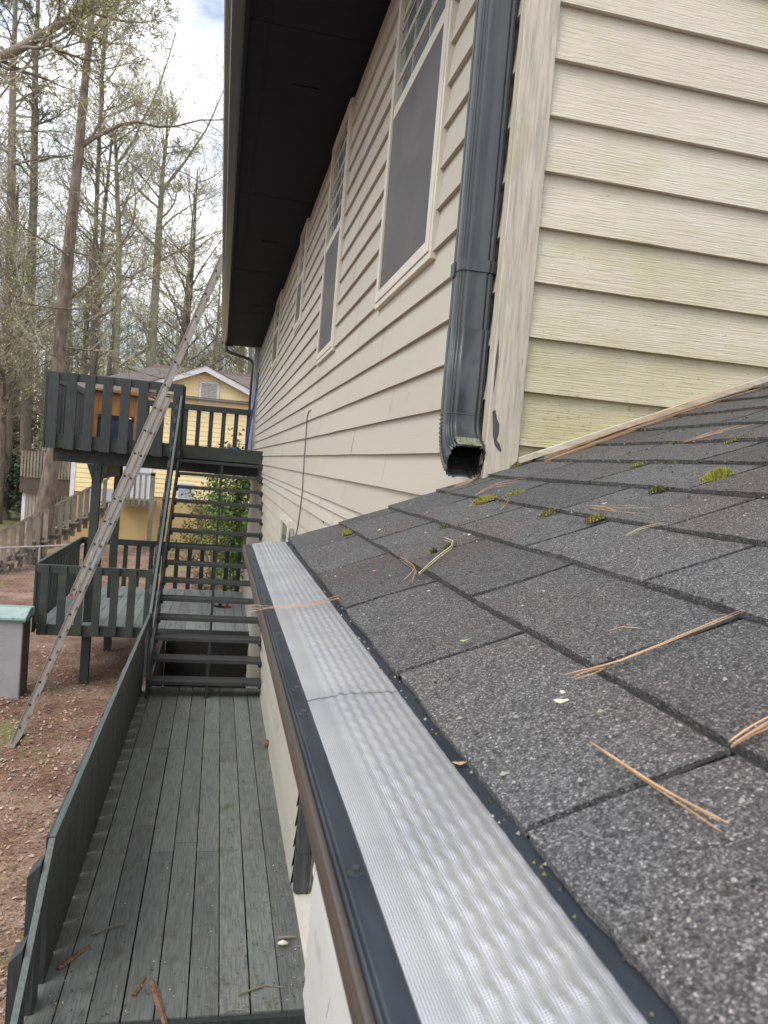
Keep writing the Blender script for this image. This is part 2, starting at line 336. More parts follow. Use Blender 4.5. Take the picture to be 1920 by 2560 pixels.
# ------------------------------------------------------------------ lower roof of shingles
SL = Vector((1, 0, .406)).normalized(); NR = Vector((-.406, 0, 1)).normalized()
def rp_(x, y, h=0.0):
    b = Vector((x, y, roofz(x))) + NR*h; return b
roof_deck = MB()
roof_deck.prism([(.211, -1.6, roofz(.211)-.003), (6, -1.6, roofz(6)-.003), (6, -1.6, roofz(6)-.10), (.211, -1.6, roofz(.211)-.10)], (0, YC+1.6-.012, 0))
ro = roof_deck.build('roof_deck', G['soffit'], house)
EX = .139; XE = .2035
mb = MB(); rng = random.Random(11)
tw = .347
for cidx in range(0, 22):
    xa = XE+cidx*EX; xb = xa+EX+.03
    off = (.077 if cidx % 2 == 0 else .26) - tw*7
    y = off
    while y < YC+.02:
        a, b = y+.0042, min(y+tw-.0042, YC+.012+rng.uniform(-.004,.006))
        if b-a > .03 and b > -1.5:
            mb.cur = min(1, max(0, rng.gauss(.5,.22))); nx, ny = 5, max(2, int((b-a)/.012)); ps = []; top = []
            lift = rng.uniform(0,.0025)
            for j in range(ny+1):
                yy = a+(b-a)*j/ny
                ej = noise.noise(V(cidx*7.3, yy*9, 1))*.0035+noise.noise(V(cidx*3.1, yy*70, 4))*.0016
                for i in range(nx+1):
                    t = i/nx; xx = xa+ej*(1-t)+(xb-xa)*t
                    h = (.0095+lift)*(1-t)+.0022*t + noise.noise(V(xx*9, yy*5, 2))*.0028*(1-t*.5)+noise.noise(V(xx*60, yy*60, 2))*.0004
                    if cidx == 0: h += .006*math.exp(-((yy-1.95)/.35)**2)*(1-t)*math.sin(yy*7)
                    sk = noise.noise(V(cidx*5.7+i*.3, round(yy/tw)*3, 9))*.003 if j in (0, ny) else 0
                    ps.append(rp_(xx, yy+sk, h))
            fs = [(j*(nx+1)+i, j*(nx+1)+i+1, (j+1)*(nx+1)+i+1, (j+1)*(nx+1)+i) for j in range(ny) for i in range(nx)]
            m0 = len(ps)
            for j in range(ny+1):
                q = ps[j*(nx+1)]; ps.append(q-NR*.0085)
            fs += [(j*(nx+1), (j+1)*(nx+1), m0+j+1, m0+j) for j in range(ny)]
            m1 = len(ps)
            for i in range(nx+1): ps.append(ps[i]-NR*.006)
            fs += [(i, m1+i, m1+i+1, i+1) for i in range(nx)]
            m2 = len(ps)
            for i in range(nx+1): ps.append(ps[ny*(nx+1)+i]-NR*.006)
            fs += [(ny*(nx+1)+i, ny*(nx+1)+i+1, m2+i+1, m2+i) for i in range(nx)]
            mb.add(ps, [tuple(reversed(q)) for q in fs])
        y += tw
    # dark strips in slots and course edges: dirt with the gap shadow painted in
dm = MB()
def dirt_shade(pa, pb, w0, nrm_off, seed, n=40):
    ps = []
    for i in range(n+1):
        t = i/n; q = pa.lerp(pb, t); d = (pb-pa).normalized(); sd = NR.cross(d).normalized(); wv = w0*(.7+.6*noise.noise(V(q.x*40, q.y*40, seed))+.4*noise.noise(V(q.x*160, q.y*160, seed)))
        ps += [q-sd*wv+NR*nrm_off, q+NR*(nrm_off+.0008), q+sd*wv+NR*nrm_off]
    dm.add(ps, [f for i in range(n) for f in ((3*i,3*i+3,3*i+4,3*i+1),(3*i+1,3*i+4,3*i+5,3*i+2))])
for cidx in range(1, 16): dirt_shade(rp_(XE+cidx*EX-.0015, -.5), rp_(XE+cidx*EX-.0015, YC), .0030, .0040, cidx, 420)
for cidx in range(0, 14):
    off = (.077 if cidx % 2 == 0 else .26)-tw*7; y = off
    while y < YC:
        if y > -.6: dirt_shade(rp_(XE+cidx*EX+.001, y), rp_(XE+(cidx+1)*EX-.006, y), .0030, .0055 if cidx < 99 else 0, cidx+50, 30)
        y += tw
dm.build('joint_dirt_shade', mat('joint_dirt_shade', (.016,.016,.015), (.030,.029,.026), 60, .95), house)
sh = mb.build('lower_roof', G['shingle'], house, smooth=False)
mb = MB()
mb.prism([(.2045,-1.6,roofz(.2045)-.0005), (6,-1.6,roofz(6)-.0005), (6,-1.6,roofz(6)-.0025), (.2045,-1.6,roofz(.2045)-.0025)], (0, YC+1.6+.004, 0)); mb.build('underlayment', G['soffit'], house)
# rake board closing the far edge of the lower roof
mb = MB(); mb.prism([(.215,YC-.012,roofz(.215)-.006), (XW,YC-.012,roofz(XW)-.006), (XW,YC-.012,roofz(XW)-.12), (.215,YC-.012,roofz(.215)-.12)], (0,.02,0)); mb.build('rake_board', G['fascia'], house)
# flashing strip along the front wall
mb = MB(); a = rp_(.85, 0, .012); b = rp_(5.9, 0, .012)
mb.prism([(a.x, YC-.036, a.z), (b.x, YC-.036, b.z), (b.x, YC-.036, b.z+.019), (a.x, YC-.036, a.z+.019)], (0,.017,0)); mb.build('flashing_board', G['flash'], house, bevel=.0015)

# ------------------------------------------------------------------ rain gutter with guard
gut = thing('rain_gutter', (.1, YC, 2.85), 'long dark gutter along the shingle edge covered by a silver micro mesh guard', 'gutter')
mb = MB(); mb.sweep([(.0850,2.9600),(.0815,2.9615),(.0788,2.9595),(.0780,2.955),(.0785,2.944),(.0815,2.934),(.089,2.920),(.099,2.898),(.106,2.875),(.107,2.852),(.206,2.852),(.2065,2.968)], -1.4, YC+.015)
mb.prism([(.0785,YC+.014,2.956),(.0785,YC+.014,2.943),(.088,YC+.014,2.918),(.107,YC+.014,2.870),(.107,YC+.014,2.852),(.206,YC+.014,2.852),(.206,YC+.014,2.962)], (0,.002,0))
mb.build('trough', G['gutbrown'], gut, solid=.0012)
mb = MB(); mb.tube([(.0803,-1.4,2.9612),(.0803,YC+.016,2.9612)], .0027, 10); mb.build('front_lip', G['gutbrown'], gut, smooth=True)
mb = MB(); mb.sweep([(.0835,2.9618),(.0850,2.9640),(.0868,2.9622),(.0885,2.9640),(.1000,2.9655),(.1025,2.9648)], -1.4, YC+.012); mb.build('front_flange', G['black'], gut, solid=.0008)
mb = MB(); mb.sweep([(.1905,2.9735),(.1935,2.9760),(.1980,2.9768),(.2030,2.9780),(.222,2.9845)], -1.4, YC+.012); mb.build('rear_flange', G['black'], gut, solid=.001)
def guard_panel(y0, y1, name):
    mb = MB(); nx, st = 46, .0042; ny = int((y1-y0)/st); xs = .1012; xw = .0918; ps = []
    for j in range(ny+1):
        y = y0+(y1-y0)*j/ny
        for i in range(nx+1):
            u = i/nx; x = xs+xw*u; z = 2.9655+.0105*u+.0028*math.sin(math.pi*u)
            wob = noise.noise(V(x*22, y*7, 3))*.0010
            env = max(0, min(1, (u-.20)/.10))
            rows = 9.5; ph = (u-.2)*rows; row = math.floor(ph)
            rid = math.sin(math.pi*(ph-row))
            bm_ = max(0, math.sin(2*math.pi*(y/.0270+.5*(row % 2)+.32*ph)))
            amp = .35+.65*max(0, min(1, (.93-u)/.1))
            z += env*(.0008*rid+.0013*rid*bm_*amp)+wob
            if u < .2: z += .0007*math.sin(u/.2*math.pi)
            ps.append((x, y, z))
    mb.add(ps, [(j*(nx+1)+i, j*(nx+1)+i+1, (j+1)*(nx+1)+i+1, (j+1)*(nx+1)+i) for j in range(ny) for i in range(nx)])
    return mb.build(name, G['guard'], gut, smooth=True)
guard_panel(-.6, .742, 'mesh_panel'); p2 = guard_panel(.738, YC+.010, 'mesh_panel'); p2.location.z += .0006
def hexscrew(p, r=.0031):
    mb = MB(); p = Vector(p)
    mb.tube([p, p+V(0,0,.0008)], r*1.5, 14); mb.tube([p+V(0,0,.0008), p+V(0,0,.0042)], r*.85, 6)
    return mb.build('screw', G['blackpipe'], gut)
for y in (.70, .775, 1.02, 1.27, 1.52, 1.80, 2.05, .42): hexscrew((.0935, y, 2.9650))

# ------------------------------------------------------------------ downspout at the corner
ds = thing('downspout', (.70, YC+.03, 3.3), 'dark ribbed downspout beside the cream corner board, its elbow ending just above the shingles', 'downspout')
def dsring(cx, cy, cz, hw, hd, ang=0.0, rib=.0026, n=104):
    "ribbed rounded rectangle ring, tilted by ang about x (towards the camera)"
    ps = []
    for k in range(n):
        t = 2*math.pi*k/n; c, s = math.cos(t), math.sin(t)
        e = .38; x = math.copysign(abs(c)**e, c)*hw; y = math.copysign(abs(s)**e, s)*hd
        rr = 1+rib/hw*math.cos(t*18); x *= rr; y *= rr
        ps.append(Vector((cx+x, cy+y*math.cos(ang), cz+y*math.sin(ang))))
    return ps
def loft(mb, rings, cap=False):
    n = len(rings[0]); b = [p for r in rings for p in r]
    mb.add(b, [(i*n+k, (i+1)*n+k, (i+1)*n+(k+1) % n, i*n+(k+1) % n) for i in range(len(rings)-1) for k in range(n)])
CX, CY = .694, YC+.080
mb = MB(); loft(mb, [dsring(CX+.003*math.sin(z), CY, z, .053, .042) for z in [3.62, 3.8, 4.2, 4.6, 5.0, 5.4, 5.9]]); mb.build('pipe', G['blackpipe'], ds, smooth=True)
mb = MB(); loft(mb, [dsring(CX, CY, z, hw, hd) for z, hw, hd in ((3.385,.0545,.0435),(3.44,.0555,.0445),(3.635,.0555,.0445),(3.636,.0525,.0415))]); mb.build('pipe_joint', G['blackpipe'], ds, smooth=True)
mb = MB(); rings = []
N_ = 30; AE = R(64); RAD = .150
for i in range(N_+1):
    t = i/N_; an = t*AE
    pl_ = .0024*(1 if i % 2 else -1) if t > .03 else 0
    rings.append(dsring(CX-.004*t, CY-RAD*(1-math.cos(an)), 3.388-RAD*math.sin(an), .0535+pl_, .044+.006*t+pl_, -an))
rg = random.Random(2)
lastr = dsring(CX-.006, CY-RAD*(1-math.cos(AE))-.022*math.sin(AE), 3.388-RAD*math.sin(AE)-.022*math.cos(AE), .052, .050, -AE)
rings.append([p+V(0, rg.uniform(-.0012,.0012)+.002*math.sin(p.x*300), rg.uniform(-.0012,.0012)) for p in lastr])
loft(mb, rings); el = mb.build('elbow', G['blackpipe'], ds, smooth=True, solid=.0016)
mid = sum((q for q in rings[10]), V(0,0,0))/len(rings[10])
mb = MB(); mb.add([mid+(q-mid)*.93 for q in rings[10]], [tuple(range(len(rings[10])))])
loft(mb, [[(sum(r_, V(0,0,0))/len(r_))*.05+p*.95 for p in r_] for r_ in rings[10:28]]); mb.build('inner_shade', G['hole'], ds)  # near-black inner walls and cap paint the shade inside the elbow
end = rings[-1]
ey = max(p.z for p in end); yy_ = [p.y for p in end if p.z > ey-.003][0]
mb = MB(); ps = []
for i in range(13):
    x = CX-.042+.074*i/12; j = .004*math.sin(i*2.3)
    ps += [V(x, yy_-.002+j*.5, ey+.0015), V(x, yy_+.018+j*.3, ey+.0115), V(x, yy_+.034+j, ey+.0235)]
mb.add(ps, [(3*i+q, 3*i+3+q, 3*i+4+q, 3*i+1+q) for i in range(12) for q in (0,1)]); mb.build('algae_patch', G['mossy'], ds, solid=.001)
mb = MB(); zb = 3.80
loft(mb, [dsring(CX, CY, zb+dz, .0575, .0465, 0, .001) for dz in (0,.004,.030,.034)])
mb.box(CX-.063, CX-.050, CY-.006, CY+.028, zb-.012, zb+.028); mb.build('strap', G['blackpipe'], ds, smooth=False, solid=.0015)
mb = MB(); mb.tube([(CX-.056, CY-.010, zb+.006), (CX-.056, CY-.0065, zb+.006)], .004, 8); mb.build('screw', G['hole'], ds)

# second, lower downspout in the recess
mb = MB(); mb.box(.735, .96, -1.6, 5.6, 2.101, 2.13); mb.build('recess_top', G['lowwall'], house)
d2 = thing('lower_downspout', (.81, 5.48, 0), 'black downspout under the gutter in the recess of the lower wall', 'downspout')
mb = MB(); loft(mb, [dsring(.812, 5.47, z, .050, .045) for z in (.03,.06,.5,1.2,2.0,2.84)]); mb.build('pipe', G['blackpipe'], d2, smooth=True)
mb = MB(); loft(mb, [dsring(.812, 5.47, z, .055, .050) for z in (.03,.04,.32,.33)]); mb.build('pipe_joint', G['blackpipe'], d2, smooth=True)

# upper eave gutter and its downspout
g2 = thing('eave_gutter', (-.1, 10, ZS), 'upper gutter running along the dark overhanging eave', 'gutter')
mb = MB(); mb.sweep([(-.165,ZS+.115),(-.172,ZS+.11),(-.165,ZS+.06),(-.130,ZS+.035),(-.122,ZS-.005),(-.046,ZS-.005),(-.046,ZS+.12)], 1.75, YE+.28)
mb.box(-.17,-.046,YE+.275,YE+.278,ZS,ZS+.11); mb.build('trough', mat('eave_gutter_enamel', (.075,.082,.090), (.10,.108,.10), (4,.6,4), .3, spots=[((.13,.14,.07), (6,.8,6), .58,.7)]), g2, solid=.002)
mb = MB(); mb.tube([(-.170,1.75,ZS+.112),(-.170,YE+.28,ZS+.112)], .007, 8); mb.build('rolled_lip', mat('gutter_lip_sky_sheen', (.42,.43,.44), None, 3, .35), g2, smooth=True)  # pale lip colour paints in the sky's reflection
for y in (3.5, 6.5, 9.5, 12.5, 15.5):
    mb = MB(); mb.box(-.17,-.05,y,y+.02,ZS+.112,ZS+.118); mb.build('hanger', G['alu'], g2)
d3 = thing('eave_downspout', (.64, YE, 3.4), 'thin black downspout bending from the far end of the eave to the house corner', 'downspout')
def rtube(pts, r, sides=8, sub=5, rad=.12):
    "polyline with rounded corners"
    P = [Vector(p) for p in pts]; out = [P[0]]
    for i in range(1, len(P)-1):
        a = P[i]+(P[i-1]-P[i]).normalized()*rad; c = P[i]+(P[i+1]-P[i]).normalized()*rad
        for k in range(sub+1):
            t = k/sub; out.append(a.lerp(P[i], t).lerp(P[i].lerp(c, t), t))
    out.append(P[-1]); return out
mb = MB(); mb.tube(rtube([(-.055,YE+.16,ZS), (-.055,YE+.16,ZS-.17), (.60,YE+.14,ZS-.32), (.60,YE+.12,3.36)], .035), .038, 8); mb.build('pipe', G['blackpipe'], d3, smooth=True)

# cable on the long wall with its coil
cb = thing('wall_cable', (XW-.02, 6.9, 2.6), 'thin grey cable hanging down the beige siding to a coil by the small window', 'cable')
mb = MB(); mb.tube([(.757,6.78,3.68),(.742,6.84,3.67),(.735,6.89,3.62),(.742,6.93,3.45),(.740,6.90,3.2),(.742,6.86,2.95),(.742,6.93,2.75),(.742,7.02,2.6),(.742,7.25,2.45)], .006, 6); mb.build('cable', mat('cable_jacket', (.16,.15,.13), None, 4, .6), cb, smooth=True)
mb = MB()
for q in range(4):
    c = V(.738-.004*q, 7.42+.02*q, 2.33); mb.tube([c+V(0, .12*math.cos(t*.5236)*(1+.08*q), .22*math.sin(t*.5236)) for t in range(13)], .008, 6)
mb.build('coil', mat('coil_jacket', (.20,.19,.17), None, 4, .6), cb, smooth=True)

# ------------------------------------------------------------------ ground
def m_ground():
    m = mat('pine_straw_ground', (.125,.065,.042), (.215,.122,.082), (3,3,3), .95, bump=.9, bscale=(26,26,26), dist=.03, contrast=(.36,.62),
        spots=[((.30,.21,.15), (.9,.9,.9), .48, .66), ((.36,.25,.19), (13,13,13), .56, .70), ((.075,.045,.032), (16,16,16), .58, .70), ((.17,.19,.06), (.55,.55,.55), .60, .70)])
    T = m.node_tree; n = T.nodes; l = T.links; P = n["Principled BSDF"]; src = P.inputs['Base Color'].links[0].from_socket
    tc = n.new("ShaderNodeTexCoord"); sx = n.new("ShaderNodeSeparateXYZ"); l.new(tc.outputs['Object'], sx.inputs[0])
    mr = n.new("ShaderNodeMapRange"); mr.inputs[1].default_value = 34; mr.inputs[2].default_value = 42; l.new(sx.outputs[1], mr.inputs[0])
    x = n.new("ShaderNodeMix"); x.data_type = 'RGBA'; l.new(mr.outputs[0], x.inputs[0]); l.new(src, x.inputs[6]); x.inputs[7].default_value = (.17,.17,.075,1); l.new(x.outputs[2], P.inputs['Base Color'])
    return m
mb = MB(); n = 90; ps = []
def gz(x, y):
    d = max(0, (abs(x)+max(0, y-16)-6)); return GZ+noise.noise(V(x*.25, y*.25, 0))*.10*min(1, d/4+.3)+noise.noise(V(x*.02, y*.02, 3))*2.0*min(1, max(0, y-45)/60)
xs = [-400+ (800)*i/n for i in range(n+1)]
def warp(t): return math.copysign(abs(t)**2.4, t)
for j in range(n+1):
    for i in range(n+1):
        x = warp(2*i/n-1)*420; y = 14+warp(2*j/n-1)*420; ps.append((x, y, gz(x, y)))
mb.add(ps, [(j*(n+1)+i, j*(n+1)+i+1, (j+1)*(n+1)+i+1, (j+1)*(n+1)+i) for j in range(n) for i in range(n)])
tag(mb.build('ground', m_ground(), smooth=True), kind='structure')
# leaf and pine straw litter
rng = random.Random(3); mb = MB()
for i in range(30000):
    y = 3.2+14*rng.random()**1.6; x = -.95-(.2+y*.42)*rng.random()
    if y > 12.5: x = rng.uniform(-5, .6)
    z = gz(x, y)+.012; a = rng.random()*6.28
    if rng.random() < .72:
        L_ = rng.uniform(.05,.13); d = V(math.cos(a), math.sin(a), rng.uniform(-.15,.3))*L_; s_ = V(-math.sin(a), math.cos(a), 0)*.0022
        c = V(x, y, z); mb.cur = rng.random(); mb.m = 0; mb.add([c-s_, c+s_, c+d+s_, c+d-s_], [(0,1,2,3)])
    else:
        r_ = rng.uniform(.015,.042); c = V(x, y, z+.01); mb.cur = rng.random(); mb.m = 1 if rng.random() < .7 else 2
        u_ = V(math.cos(a), math.sin(a), rng.uniform(-.5,.5))*r_; v_ = V(-math.sin(a), math.cos(a), rng.uniform(-.5,.5))*r_*.6
        mb.add([c-u_, c-v_*.8, c+u_, c+v_], [(0,1,2,3)])
tag(mb.build('leaf_litter', [mat('pine_straw', (.30,.16,.09), (.42,.26,.16), 3, .9, tint=.5), mat('dead_leaf', (.26,.15,.10), (.40,.29,.22), 3, .9, tint=.5), mat('pale_dead_leaf', (.42,.34,.28), (.33,.26,.21), 3, .9, tint=.3)]), kind='stuff')
rng = random.Random(8); mb = MB()
for cx_, cy_, rr, k in ((-1.62,5.0,.30,700),(-1.80,4.5,.30,700),(-1.75,5.9,.15,120),(-3.3,19.5,.9,420),(-4.4,16.5,.7,200),(-2.0,7.2,.25,110),(-1.42,4.7,.18,120)):
    for i in range(k):
        a = rng.random()*6.28; q = rr*math.sqrt(rng.random()); p = V(cx_+q*math.cos(a), cy_+q*math.sin(a), gz(cx_, cy_)+.01); h = rng.uniform(.03,.10)*(1.8 if cy_ > 15 else 1)
        b = rng.random()*6.28; s_ = V(math.cos(b), math.sin(b), 0)*.004; t_ = V(rng.uniform(-.04,.04), rng.uniform(-.04,.04), h)
        mb.add([p-s_, p+s_, p+t_], [(0,1,2)])
tag(mb.build('grass_tufts', mat('weed_green', (.15,.20,.05), (.24,.27,.09), 4, .8)), kind='stuff')

# ------------------------------------------------------------------ walkway deck
def boards(mb, x0, x1, y0, y1, z, pitch, rng, joints=(), gap=.008, along='y', th=.034):
    k = 0; x = x0
    while x < x1-.03:
        b = min(x+pitch-gap, x1); cuts = [y0]+[j+rng.choice((0,0,rng.uniform(-1.2,1.2))) for j in joints]+[y1]; cuts.sort()
        for a_, c_ in zip(cuts, cuts[1:]):
            if c_-a_ < .1: continue
            mb.cur = rng.random(); dz = rng.uniform(-.002,.002); dx = rng.uniform(-.0015,.0015)
            if along == 'y': mb.box(x+dx, b+dx, a_+.0015, c_-.0015, z-th, z+dz)
            else: mb.box(a_+.0015, c_-.0015, x, b, z-th, z+dz)
        x += pitch; k += 1
walk = thing('walkway_deck', (0, 7, 0), 'narrow grey painted board walkway running along the house below the gutter', 'deck')
rng = random.Random(21)
mb = MB(); boards(mb, -.865, .757, 4.27, 10.62, 0, .1815, rng, (6.13, 8.35)); mb.build('decking', G['deck'], walk, bevel=.003)
mb = MB(); mb.cur = .3
mb.box(-.86, .757, 4.225, 4.263, -.19, -.012); mb.box(-.86, -.825, 4.27, 10.6, -1.1, -.036); mb.box(.70, .735, 4.27, 10.6, -.22, -.036)  # deep outer rim added unseen, keeps light from the ground under the boards
for y in (5.2,6.2,7.2,8.2,9.2,10.4): mb.box(-.82, .69, y, y+.038, -.20, -.0365)
mb.build('joists', G['rail'], walk)
for y in (4.35, 6.6, 8.9): 
    mb = MB(); mb.box(-.93, -.84, y, y+.09, GZ-.1, -.02); mb.build('post', G['rail'], walk)
# railing: upright board on edge, pickets on its outer side
rx0, rx1 = -.800, -.762
def plank(mb, a, b, t=.038, h=.14):
    "board on edge from a to b (top inner edge points), thickness t towards -x"
    a, b = Vector(a), Vector(b); mb.prism([a, b, b-V(0,0,h), a-V(0,0,h)], V(-t,0,0))
mb = MB(); mb.cur = .5; plank(mb, (rx1,4.50,.955), (rx1,10.56,1.0)); mb.build('top_rail', [G['rail']], walk, bevel=.004)
mb = MB(); plank(mb, (rx1-.0025,4.502,.9585), (rx1-.0025,10.56,1.0035), .033, .003); mb.build('top_rail_cap', G['railcap'], walk)
mb = MB(); plank(mb, (rx1-.05,3.05,-.58), (rx1,4.495,.950)); mb.build('stair_rail', G['rail'], walk, bevel=.004)
mb = MB(); plank(mb, (rx1-.0525,3.05,-.5765), (rx1-.0025,4.495,.9535), .033, .003); mb.build('stair_rail_cap', G['railcap'], walk)
y = 4.62; k = 0; rng = random.Random(4)
while y < 10.3:
    mb = MB(); mb.cur = rng.random(); h = .93+rng.uniform(-.01,.01); 
    mb.prism([(rx0-.0005, y, -.20), (rx0-.0005, y, h+.004), (rx0-.036, y, h-.03), (rx0-.036, y, -.20)], (0,.275,0)); mb.build('picket', G['rail'], walk, bevel=.003); y += .305
for k in range(5):
    y = 4.36-.285*k; zt = .955+(y+.07-4.5)*1.06-.03
    mb = MB(); mb.cur = rng.random(); xo = -.02*k/2
    mb.prism([(rx0-.008+xo, y, zt-1.05), (rx0-.008+xo, y, zt+.02), (rx0-.075+xo, y, zt-.05), (rx0-.075+xo, y, zt-1.05)], (0,.14,0)); mb.build('picket', G['rail'], walk, bevel=.003)
mb = MB()
mb.prism([(-.80,4.22,-.03),(-.80,4.22,-.30),(-.80,3.0,-1.25),(-.80,3.0,-1.0)], (-.04,0,0)); mb.build('stringer', G['rail'], walk)
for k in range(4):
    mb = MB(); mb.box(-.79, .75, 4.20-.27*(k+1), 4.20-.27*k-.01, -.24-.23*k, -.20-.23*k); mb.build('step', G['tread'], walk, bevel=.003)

# ------------------------------------------------------------------ stairs up
st = thing('deck_stairs', (0, 10.3, 0), 'steep open riser wooden staircase climbing from the walkway to the upper deck', 'stairs')
RI, RU, Y0 = .2212, .2885, 10.12
rng = random.Random(9)
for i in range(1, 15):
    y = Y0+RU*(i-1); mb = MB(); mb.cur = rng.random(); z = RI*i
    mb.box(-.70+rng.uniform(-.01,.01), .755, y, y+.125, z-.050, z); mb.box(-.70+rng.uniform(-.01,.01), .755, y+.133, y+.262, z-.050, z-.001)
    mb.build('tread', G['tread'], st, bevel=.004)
ang_ = math.atan2(RI, RU)
for x0, x1 in ((-.735,-.705), (.02,.058), (.757,.764)):
    mb = MB(); mb.cur = .4
    if x0 == .02:      # notched middle stringer
        poly = []
        for i in range(0, 14): y = Y0+RU*i; z = RI*(i+1)-.042; poly += [(x0, y+.01, z-RI if i else -.02), (x0, y+.01, z)]
        poly += [(x0, Y0+RU*14, RI*14), (x0, Y0+RU*14, RI*14-.35), (x0, Y0+.25, -.02)]
        for i in range(14): 
            y = Y0+RU*i; z = RI*(i+1)-.042; mb.box(x0, x1, y+.012, y+.07, z-RI+.04, z)
        mb.prism([(x0,Y0+.10,-.02),(x0,Y0+RU*14,RI*13.4),(x0,Y0+RU*14,RI*13.4-.26),(x0,Y0+.40,-.02)], (x1-x0,0,0))
    else: mb.prism([(x0,Y0-.05,-.005),(x0,Y0-.05,RI+.03),(x0,Y0+RU*14,RI*15-.02),(x0,Y0+RU*14,RI*15-.42),(x0,Y0+.36,-.005)], (x1-x0,0,0))
    mb.build('stringer', G['rail'], st)
for i in range(1, 15):
    mb = MB(); y = Y0+RU*(i-1); mb.box(-.7045,-.665,y+.02,y+.24,RI*i-.095,RI*i-.052); mb.build('tread_cleat', G['rail'], st); mb = MB(); mb.box(.715,.7565,y+.02,y+.24,RI*i-.095,RI*i-.052); mb.build('tread_cleat', G['rail'], st)
mb = MB(); mb.cur = .1; mb.box(-.72, .757, 14.08, 14.12, -1.1, -.17); mb.build('back_shade_board', G['hole'], st)  # near-black board added to stand for the shade under the lower deck
mb = MB(); mb.box(-.76, -.737, 10.63, 14.1, -1.15, -.02); mb.build('side_light_blocker', G['rail'], st)  # added board that blocks light from the ground under the stairs
mb = MB(); mb.cur = .6; plank(mb, (rx1+.012,10.50,1.02), (rx1+.032,14.28,4.40), .038, .15); mb.build('stair_rail', G['rail'], st, bevel=.004)
mb = MB(); plank(mb, (rx1+.0095,10.502,1.0235), (rx1+.0295,14.282,4.4035), .033, .003); mb.build('stair_rail_cap', G['railcap'], st)
for k in range(13):
    y = 10.75+.275*k; zt = 1.02+(y-10.50)*.894-.03
    mb = MB(); mb.cur = rng.random(); mb.prism([(rx0+.011,y,zt-1.12),(rx0+.011,y,zt+.03),(rx0+.011,y+.13,zt+.03+.10),(rx0+.011,y+.13,zt-1.12+.10)], (-.034,0,0)); mb.build('picket', G['rail'], st)

# ------------------------------------------------------------------ the two decks at the back
def picket_rail(root, p0, p1, ztop, zbot, pitch, wid, outward, rng, m, top_h=.14, n0=None, name='railing_board'):
    "straight railing from p0 to p1 (x,y); pickets on the outward side"
    a, b = V(p0[0], p0[1], 0), V(p1[0], p1[1], 0); d = (b-a); Ln = d.length; d.normalize(); o = V(*outward, 0)
    mb = MB(); mb.cur = .6; mb.obox((a+b)/2+V(0,0,ztop-top_h/2), d*Ln/2, o*.019, V(0,0,top_h/2)); mb.build(name, m, root, bevel=.004)
    n = int((Ln-wid)/pitch)+1; s0 = (Ln-wid-(n-1)*pitch)/2 if n0 is None else n0
    for i in range(n):
        c = a+d*(s0+wid/2+i*pitch)+o*.038; mb = MB(); mb.cur = rng.random(); e = rng.uniform(-.008,.008)
        mb.obox(c+V(0,0,(ztop-.012+e+zbot)/2), d*wid/2, o*.0185, V(0,0,(ztop-.012+e-zbot)/2)); mb.build('picket', m, root, bevel=.004)
DX0, DY0, DY1 = -2.95, 14.20, 18.45
rng = random.Random(31)
up = thing('upper_deck', (-1.1, 16.3, 3.36), 'upper wooden deck on posts at the top of the stairs with dark green grey railings', 'deck')
mb = MB(); boards(mb, DX0, .757, DY0, DY1, 3.36, .1815, rng); mb.build('decking', G['deck'], up)
mb = MB(); mb.cur = .4; mb.box(DX0+.01, .757, DY0-.045, DY0-.005, 3.12, 3.355); mb.box(DX0+.005, DX0+.04, DY0, DY1, 3.12, 3.32); mb.box(DX0, .757, DY1+.005, DY1+.04, 3.12, 3.355)
for k in range(10): mb.box(-2.7+.37*k, -2.66+.37*k, DY0, DY1, 3.13, 3.32)
mb.build('joists', G['railgreen'], up)
picket_rail(up, (DX0-.02, DY0-.065), (-.72, DY0-.065), 4.42, 3.10, .296, .165, (0,-1), rng, G['rail'])
picket_rail(up, (DX0-.02, DY0-.04), (DX0-.02, DY1), 4.42, 3.10, .296, .14, (-1,0), rng, G['rail'])
picket_rail(up, (DX0, DY1-.02), (.66, DY1-.02), 4.36, 3.12, .29, .10, (0,1), rng, G['rail'])
mb = MB(); mb.box(-.80, -.69, DY0-.02, DY0+.09, 3.0, 4.40); mb.build('newel_post', G['rail'], up, bevel=.004)
for x, y in ((-2.15, 14.45), (-2.08, 16.9)):
    mb = MB(); mb.cur = .2; mb.box(x-.075, x+.075, y, y+.15, GZ-.25, 2.87); mb.build('post', G['railgreen'], up, bevel=.006)
mb = MB(); mb.cur = .2; mb.box(-2.9, .70, 14.47, 14.56, 2.875, 3.115); mb.build('beam', G['rail'], up); mb = MB(); mb.box(-2.9, .70, 18.12, 18.21, 2.875, 3.115); mb.build('beam', G['rail'], up)
mb = MB(); mb.prism([(-2.32,14.44,2.870),(-2.205,14.44,2.55),(-2.205,14.44,2.870)], (0,.06,0)); mb.build('brace', G['rail'], up); mb = MB(); mb.prism([(-2.055,14.44,2.870),(-2.055,14.44,2.55),(-1.95,14.44,2.870)], (0,.06,0)); mb.build('brace', G['rail'], up)
mb = MB(); mb.box(-2.15,-2.04,14.61,16.9,2.62,3.11); mb.build('side_beam', G['rail'], up)
lo = thing('lower_deck', (-1.1, 16.3, 0), 'lower wooden deck on short posts behind the stairs with a mossy front railing', 'deck')
mb = MB(); boards(mb, DX0, .757, DY0, DY1, 0, .1815, rng); mb.build('decking', mat('lower_deck_paint', (.22,.245,.245), (.27,.295,.29), (5,1,5), .6, tint=.12, spots=[((.14,.15,.14), (9,2,9), .56,.7)]), lo)
